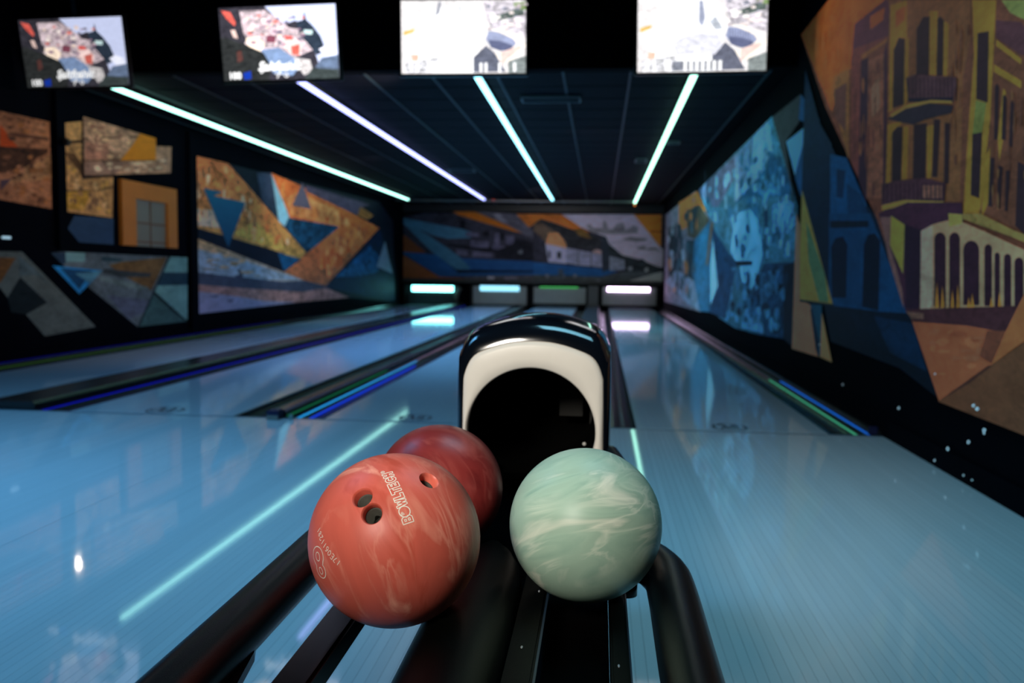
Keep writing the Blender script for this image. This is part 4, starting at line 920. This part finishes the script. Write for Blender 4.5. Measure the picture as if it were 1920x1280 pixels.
# ---------------------------------------------------------------- balls
def ball_mat(name, base, light, dark, rot, stretch=(1,1,3.2), rough=.32, streak=.55, seed=0):
    m = bpy.data.materials.new(name); m.use_nodes = True; nt = m.node_tree; b = nt.nodes['Principled BSDF']; L = nt.links.new
    tc = nt.nodes.new('ShaderNodeTexCoord'); mp = nt.nodes.new('ShaderNodeMapping'); mp.inputs['Rotation'].default_value = rot; mp.inputs['Location'].default_value = (seed, seed*.7, 0)
    mp2 = nt.nodes.new('ShaderNodeMapping'); mp2.inputs['Scale'].default_value = stretch
    L(tc.outputs['Object'], mp.inputs['Vector']); L(mp.outputs[0], mp2.inputs['Vector'])
    n0 = nt.nodes.new('ShaderNodeTexNoise'); n0.inputs['Scale'].default_value = 5; n0.inputs['Detail'].default_value = 2; L(mp2.outputs[0], n0.inputs['Vector'])
    ad = nt.nodes.new('ShaderNodeVectorMath'); ad.operation = 'MULTIPLY_ADD'; L(n0.outputs['Color'], ad.inputs[0]); ad.inputs[1].default_value = (.16,.16,.16); L(mp2.outputs[0], ad.inputs[2])
    n1 = nt.nodes.new('ShaderNodeTexNoise'); n1.inputs['Scale'].default_value = 13; n1.inputs['Detail'].default_value = 5; n1.inputs['Roughness'].default_value = .5; n1.inputs['Distortion'].default_value = .9; L(ad.outputs[0], n1.inputs['Vector'])
    r1 = nt.nodes.new('ShaderNodeValToRGB'); e = r1.color_ramp.elements; e[0].position = .32; e[0].color = (*dark, 1); e[1].position = .72; e[1].color = (*light, 1)
    q = r1.color_ramp.elements.new(.45); q.color = (*base, 1); q = r1.color_ramp.elements.new(.58); q.color = (*[x*.92 for x in base], 1)
    L(n1.outputs['Fac'], r1.inputs[0])
    n2 = nt.nodes.new('ShaderNodeTexNoise'); n2.inputs['Scale'].default_value = 17; n2.inputs['Detail'].default_value = 3; n2.inputs['Distortion'].default_value = 1.3; L(ad.outputs[0], n2.inputs['Vector'])
    # thin light veins where the second noise crosses its middle
    s1 = nt.nodes.new('ShaderNodeMath'); s1.operation = 'SUBTRACT'; L(n2.outputs['Fac'], s1.inputs[0]); s1.inputs[1].default_value = .5
    s2 = nt.nodes.new('ShaderNodeMath'); s2.operation = 'ABSOLUTE'; L(s1.outputs[0], s2.inputs[0])
    mr = nt.nodes.new('ShaderNodeMapRange'); L(s2.outputs[0], mr.inputs[0]); mr.inputs[1].default_value = 0; mr.inputs[2].default_value = .07; mr.inputs[3].default_value = streak; mr.inputs[4].default_value = 0
    n3 = nt.nodes.new('ShaderNodeTexNoise'); n3.inputs['Scale'].default_value = 9; L(tc.outputs['Object'], n3.inputs['Vector'])
    m3 = nt.nodes.new('ShaderNodeMapRange'); L(n3.outputs['Fac'], m3.inputs[0]); m3.inputs[1].default_value = .42; m3.inputs[2].default_value = .62
    mm = nt.nodes.new('ShaderNodeMath'); mm.operation = 'MULTIPLY'; L(mr.outputs[0], mm.inputs[0]); L(m3.outputs[0], mm.inputs[1])
    mx = nt.nodes.new('ShaderNodeMix'); mx.data_type = 'RGBA'; L(mm.outputs[0], mx.inputs[0]); L(r1.outputs[0], mx.inputs[6]); mx.inputs[7].default_value = (*[min(1, x*1.15) for x in light], 1)
    L(mx.outputs[2], b.inputs['Base Color']); b.inputs['Roughness'].default_value = rough; b.inputs['Specular IOR Level'].default_value = .4
    return m
BR_ = .108
peachM = ball_mat('peach_resin', (.72,.135,.092), (.96,.38,.27), (.58,.085,.05), (.35,.55,.95), (1.1,1.5,.36), .42, .38, 1.3)
mintM = ball_mat('mint_resin', (.42,.62,.49), (.80,.86,.72), (.30,.50,.40), (.25,.35,.2), (.36,.8,1.5), .42, .55, 4.1)
redM = ball_mat('red_resin', (.24,.026,.024), (.38,.08,.065), (.16,.016,.016), (.4,.9,1.3), (1,1,.4), .36, .3, 7.7)
def sphere_mesh(name, u=128, v=80):
    bm = bmesh.new(); bmesh.ops.create_uvsphere(bm, u_segments=u, v_segments=v, radius=BR_); me = bpy.data.meshes.new(name); bm.to_mesh(me); bm.free(); return me
def hit(px, py, c):
    d = ray(px, py).normalized(); oc = EYE-c; b = oc.dot(d); q = b*b-(oc.dot(oc)-BR_**2)
    return EYE+d*(-b-math.sqrt(max(q, 0)))
def ball(name, label, loc, mat, rot=(0,0,0)):
    t = thing(name, label, 'bowling ball', loc)
    s_ = link('ball_surface', sphere_mesh('ball_surface'), mat, t, True); return t, s_
cP = Vector((-.252, 1.066, .560)); cM = Vector((-.014, 1.228, .542)); cR = Vector((-.266, 1.449, .530))
tP, sP = ball('bowling_ball', 'peach orange bowling ball with three finger holes and white lettering', cP, peachM)
tM, sM = ball('bowling_ball', 'pale mint green marbled bowling ball resting on the right rails', cM, mintM)
tR, sR = ball('bowling_ball', 'dark red bowling ball half hidden behind the peach one', cR, redM)
# finger holes
cut = bmesh.new(); holes = [((804.7,899.5), .0108), ((679,932), .0112), ((697,962.5), .0112)]
for (px, py), r in holes:
    n_ = (hit(px, py, cP)-cP).normalized(); q = n_.to_track_quat('Z', 'Y').to_matrix().to_4x4()
    prof_ = [(.112, r+.0045), (.1085, r+.0035), (.1065, r+.0012), (.104, r), (.066, r)]
    seg = 40; rg = [[cut.verts.new(q @ Vector((rr*math.cos(2*math.pi*k/seg), rr*math.sin(2*math.pi*k/seg), h))) for k in range(seg)] for h, rr in prof_]
    for a, b in zip(rg, rg[1:]):
        for k in range(seg): cut.faces.new((a[k], b[k], b[(k+1) % seg], a[(k+1) % seg]))
    cut.faces.new(rg[0]); cut.faces.new(rg[-1][::-1])
    bm = bmesh.new(); ir = r*.80
    a = [bm.verts.new(q @ Vector((r*.985*math.cos(2*math.pi*k/32), r*.985*math.sin(2*math.pi*k/32), .0955))) for k in range(32)]
    b = [bm.verts.new(q @ Vector((ir*math.cos(2*math.pi*k/32), ir*math.sin(2*math.pi*k/32), .0955))) for k in range(32)]
    c_ = [bm.verts.new(q @ Vector((ir*math.cos(2*math.pi*k/32), ir*math.sin(2*math.pi*k/32), .068))) for k in range(32)]
    for k in range(32): bm.faces.new((a[k], a[(k+1) % 32], b[(k+1) % 32], b[k])); bm.faces.new((b[k], b[(k+1) % 32], c_[(k+1) % 32], c_[k]))
    bm.faces.new(c_)
    me = bpy.data.meshes.new('finger_insert'); bm.to_mesh(me); bm.free(); link('finger_insert', me, M['insert'], sP, True)['label'] = 'grey lining of finger hole'
bmesh.ops.recalc_face_normals(cut, faces=cut.faces)
cme = bpy.data.meshes.new('cutter'); cut.to_mesh(cme); cut.free(); cme.materials.append(peachM); co = bpy.data.objects.new('cutter', cme); C.objects.link(co); co.location = cP
md = sP.modifiers.new('holes', 'BOOLEAN'); md.operation = 'DIFFERENCE'; md.object = co; md.solver = 'EXACT'; md.use_self = True
bpy.context.view_layer.update(); dg = bpy.context.evaluated_depsgraph_get()
nme = bpy.data.meshes.new_from_object(sP.evaluated_get(dg)); sP.modifiers.clear(); sP.data = nme; bpy.data.objects.remove(co)
for p in nme.polygons: p.use_smooth = True
nme.set_sharp_from_angle(angle=math.radians(45))

# lettering wrapped on the ball
def wrap_points(pts2, c, origin_px, dir_px, scale_to):
    """pts2 (u along reading direction, v up), metres on the surface"""
    o = hit(*origin_px, c); n = (o-c).normalized(); e = hit(*dir_px, c); t = (e-o); t = (t-n*t.dot(n)).normalized(); b = n.cross(t)
    out = []
    for u, v in pts2:
        q = Vector((u, v)); r = q.length
        if r < 1e-9: out.append(n); continue
        d = (t*u+b*v)/r; a_ = r/BR_; out.append(n*math.cos(a_)+d*math.sin(a_))
    return out
def outlines(txt, size, spacing=1.0, bold=0.0, shear=0.0, font=None):
    cu = bpy.data.curves.new('t', 'FONT'); cu.body = txt; cu.size = size; cu.space_character = spacing; cu.offset = bold; cu.shear = shear; cu.align_x = 'CENTER'; cu.align_y = 'CENTER'
    ob = bpy.data.objects.new('t', cu); C.objects.link(ob); bpy.context.view_layer.update(); dg = bpy.context.evaluated_depsgraph_get()
    me = bpy.data.meshes.new_from_object(ob.evaluated_get(dg)); bpy.data.objects.remove(ob)
    bm = bmesh.new(); bm.from_mesh(me); bmesh.ops.remove_doubles(bm, verts=bm.verts, dist=1e-6); loops = []
    be = {e for e in bm.edges if len(e.link_faces) == 1}
    while be:
        e = be.pop(); st = e.verts[0]; cur = e.verts[1]; lp = [st.co.copy(), cur.co.copy()]
        while cur != st:
            nx = [q for q in cur.link_edges if q in be]
            if not nx: break
            be.discard(nx[0]); cur = nx[0].other_vert(cur); lp.append(cur.co.copy())
        loops.append([(p.x, p.y) for p in lp[:-1]])
    bm.free(); return loops
def stroke(bm, lp, c, org, dr, wdt, sx=1.0, sy=1.0, off=(0,0), dens=.0015, close=True):
    P_ = []; n_ = len(lp)
    for i in range(n_ if close else n_-1):
        a, b = Vector(lp[i]), Vector(lp[(i+1) % n_]); k = max(1, int((b-a).length/dens))
        for j in range(k): P_.append(a+(b-a)*j/k)
    if not close: P_.append(Vector(lp[-1]))
    N = len(P_)
    if N < 3: return
    lft, rgt = [], []
    for i in range(N):
        pa, pb_ = (P_[i-1], P_[(i+1) % N]) if close else (P_[max(i-1,0)], P_[min(i+1,N-1)])
        tt = (pb_-pa); tt = tt.normalized() if tt.length > 0 else Vector((1,0)); nn = Vector((-tt.y, tt.x))*wdt/2
        lft.append(P_[i]+nn); rgt.append(P_[i]-nn)
    A = wrap_points([(p.x*sx+off[0], p.y*sy+off[1]) for p in lft], c, org, dr, 1); B = wrap_points([(p.x*sx+off[0], p.y*sy+off[1]) for p in rgt], c, org, dr, 1)
    va = [bm.verts.new(p*(BR_+.00025)) for p in A]; vb = [bm.verts.new(p*(BR_+.00025)) for p in B]
    for i in range(N if close else N-1):
        j = (i+1) % N; bm.faces.new((va[i], va[j], vb[j], vb[i]))
def inkobj(bm, name, parent):
    for f in bm.faces:
        f.normal_update()
        if f.normal.dot(f.calc_center_median()) < 0: f.normal_flip()
    me = bpy.data.meshes.new(name); bm.to_mesh(me); bm.free(); return link(name, me, M['white_ink'], parent)
org = (743, 921); dr = (719, 876)
bm = bmesh.new()
GLY = {'B': [[(0,0),(0,1),(.7,1),(.95,.82),(.95,.62),(.82,.5),(1,.38),(1,.15),(.75,0)], [(.33,.24),(.33,.4),(.64,.4),(.64,.24)], [(.33,.6),(.33,.76),(.6,.76),(.6,.6)]],
       'W': [[(-.1,1),(.24,1),(.34,.45),(.46,.85),(.64,.85),(.76,.45),(.86,1),(1.2,1),(.92,0),(.66,0),(.55,.4),(.44,0),(.18,0)]],
       'L': [[(0,0),(0,1),(.37,1),(.37,.30),(.88,.30),(.88,0)]], 'T': [[(.3,0),(.3,.70),(-.02,.70),(-.02,1),(1,1),(1,.70),(.66,.70),(.66,0)]],
       'E': [[(0,0),(0,1),(.86,1),(.86,.75),(.34,.75),(.34,.63),(.76,.63),(.76,.39),(.34,.39),(.34,.26),(.86,.26),(.86,0)]],
       'C': [[(.95,.66),(.64,.66),(.55,.74),(.42,.7),(.35,.5),(.42,.3),(.55,.26),(.64,.36),(.95,.36),(.85,.1),(.55,0),(.2,.08),(0,.35),(0,.65),(.2,.92),(.55,1),(.85,.9)]],
       'H': [[(0,0),(0,1),(.34,1),(.34,.66),(.6,.66),(.6,1),(.94,1),(.94,0),(.6,0),(.6,.36),(.34,.36),(.34,0)]]}
LB = [('B',-.0375),('O',-.0275),('W',-.0165),('L',-.0068),('T',.0012),('E',.0098),('C',.0188),('H',.0280)]
for ch, u in LB:
    if ch == 'O':
        stroke(bm, [(.0066*math.cos(a_), .0066*math.sin(a_)) for a_ in np.linspace(0, 2*math.pi, 24, endpoint=False)], cP, org, dr, .0012, off=(u, .0))
        for q in ((-.0025,.0022),(-.0025,.0042),(-.0008,.0033)): stroke(bm, [(.0010*math.cos(a_)+q[0], .0010*math.sin(a_)+q[1]) for a_ in np.linspace(0, 2*math.pi, 8, endpoint=False)], cP, org, dr, .0006, off=(u, 0))
        continue
    for lp in GLY[ch]: stroke(bm, [((x-.5)*.0086, (y-.5)*.0132) for x, y in lp], cP, org, dr, .0011, off=(u, 0), dens=.0012)
for rr in (.0022,.0010): stroke(bm, [(rr*math.cos(a_), rr*math.sin(a_)) for a_ in np.linspace(0, 2*math.pi, 14, endpoint=False)], cP, org, dr, .0006, off=(.0355, .0042))
inkobj(bm, 'lettering', sP)
bm = bmesh.new()      # serial number, single strokes, curved a little
org2, dr2 = (611, 1026), (601, 1006)
D = {'1':[[(.5,0),(.5,1)]], '7':[[(0,1),(1,1),(.35,0)]], 'E':[[(1,0),(0,0),(0,1),(1,1)],[(0,.5),(.8,.5)]], '0':[[(.5,0),(1,.25),(1,.75),(.5,1),(0,.75),(0,.25),(.5,0)]],
     '6':[[(.9,.95),(.4,.9),(0,.4),(.2,0),(.8,0),(1,.3),(.7,.55),(.1,.45)]], '2':[[(0,.75),(.3,1),(.8,1),(1,.7),(0,0),(1,0)]], '8':[[(.5,.5),(1,.75),(.5,1),(0,.75),(.5,.5),(1,.25),(.5,0),(0,.25),(.5,.5)]]}
for i, ch in enumerate('17E0611281'):
    u = (i-4.5)*.0058
    for st_ in D[ch]:
        stroke(bm, [((a_-.5)*.0036+u, (b_-.5)*.0070-.0009*((i-4.5)/4.5)**2*2) for a_, b_ in st_], cP, org2, dr2, .0008, close=False, dens=.001)
inkobj(bm, 'serial_number', sP)
bm = bmesh.new(); org3, dr3 = (598.5, 1056), (592, 1056.5)
# big outlined 8 with two small eyes; up on the ball runs down in view
def circ(cx_, cy_, rx, ry, a0=0, a1=2*math.pi, n=26, end=False): return [(cx_+rx*math.cos(a_), cy_+ry*math.sin(a_)) for a_ in np.linspace(a0, a1, n, endpoint=end)]
out8 = circ(0, -.0085, .0125, .0115, math.radians(140), math.radians(400), 26, True) + circ(0, .0085, .0100, .0095, math.radians(-40), math.radians(220), 22, True)
stroke(bm, out8, cP, org3, dr3, .0011); stroke(bm, circ(0, -.0082, .0046, .0052), cP, org3, dr3, .0010); stroke(bm, circ(0, .0088, .0036, .0042), cP, org3, dr3, .0010)
inkobj(bm, 'weight_number', sP)
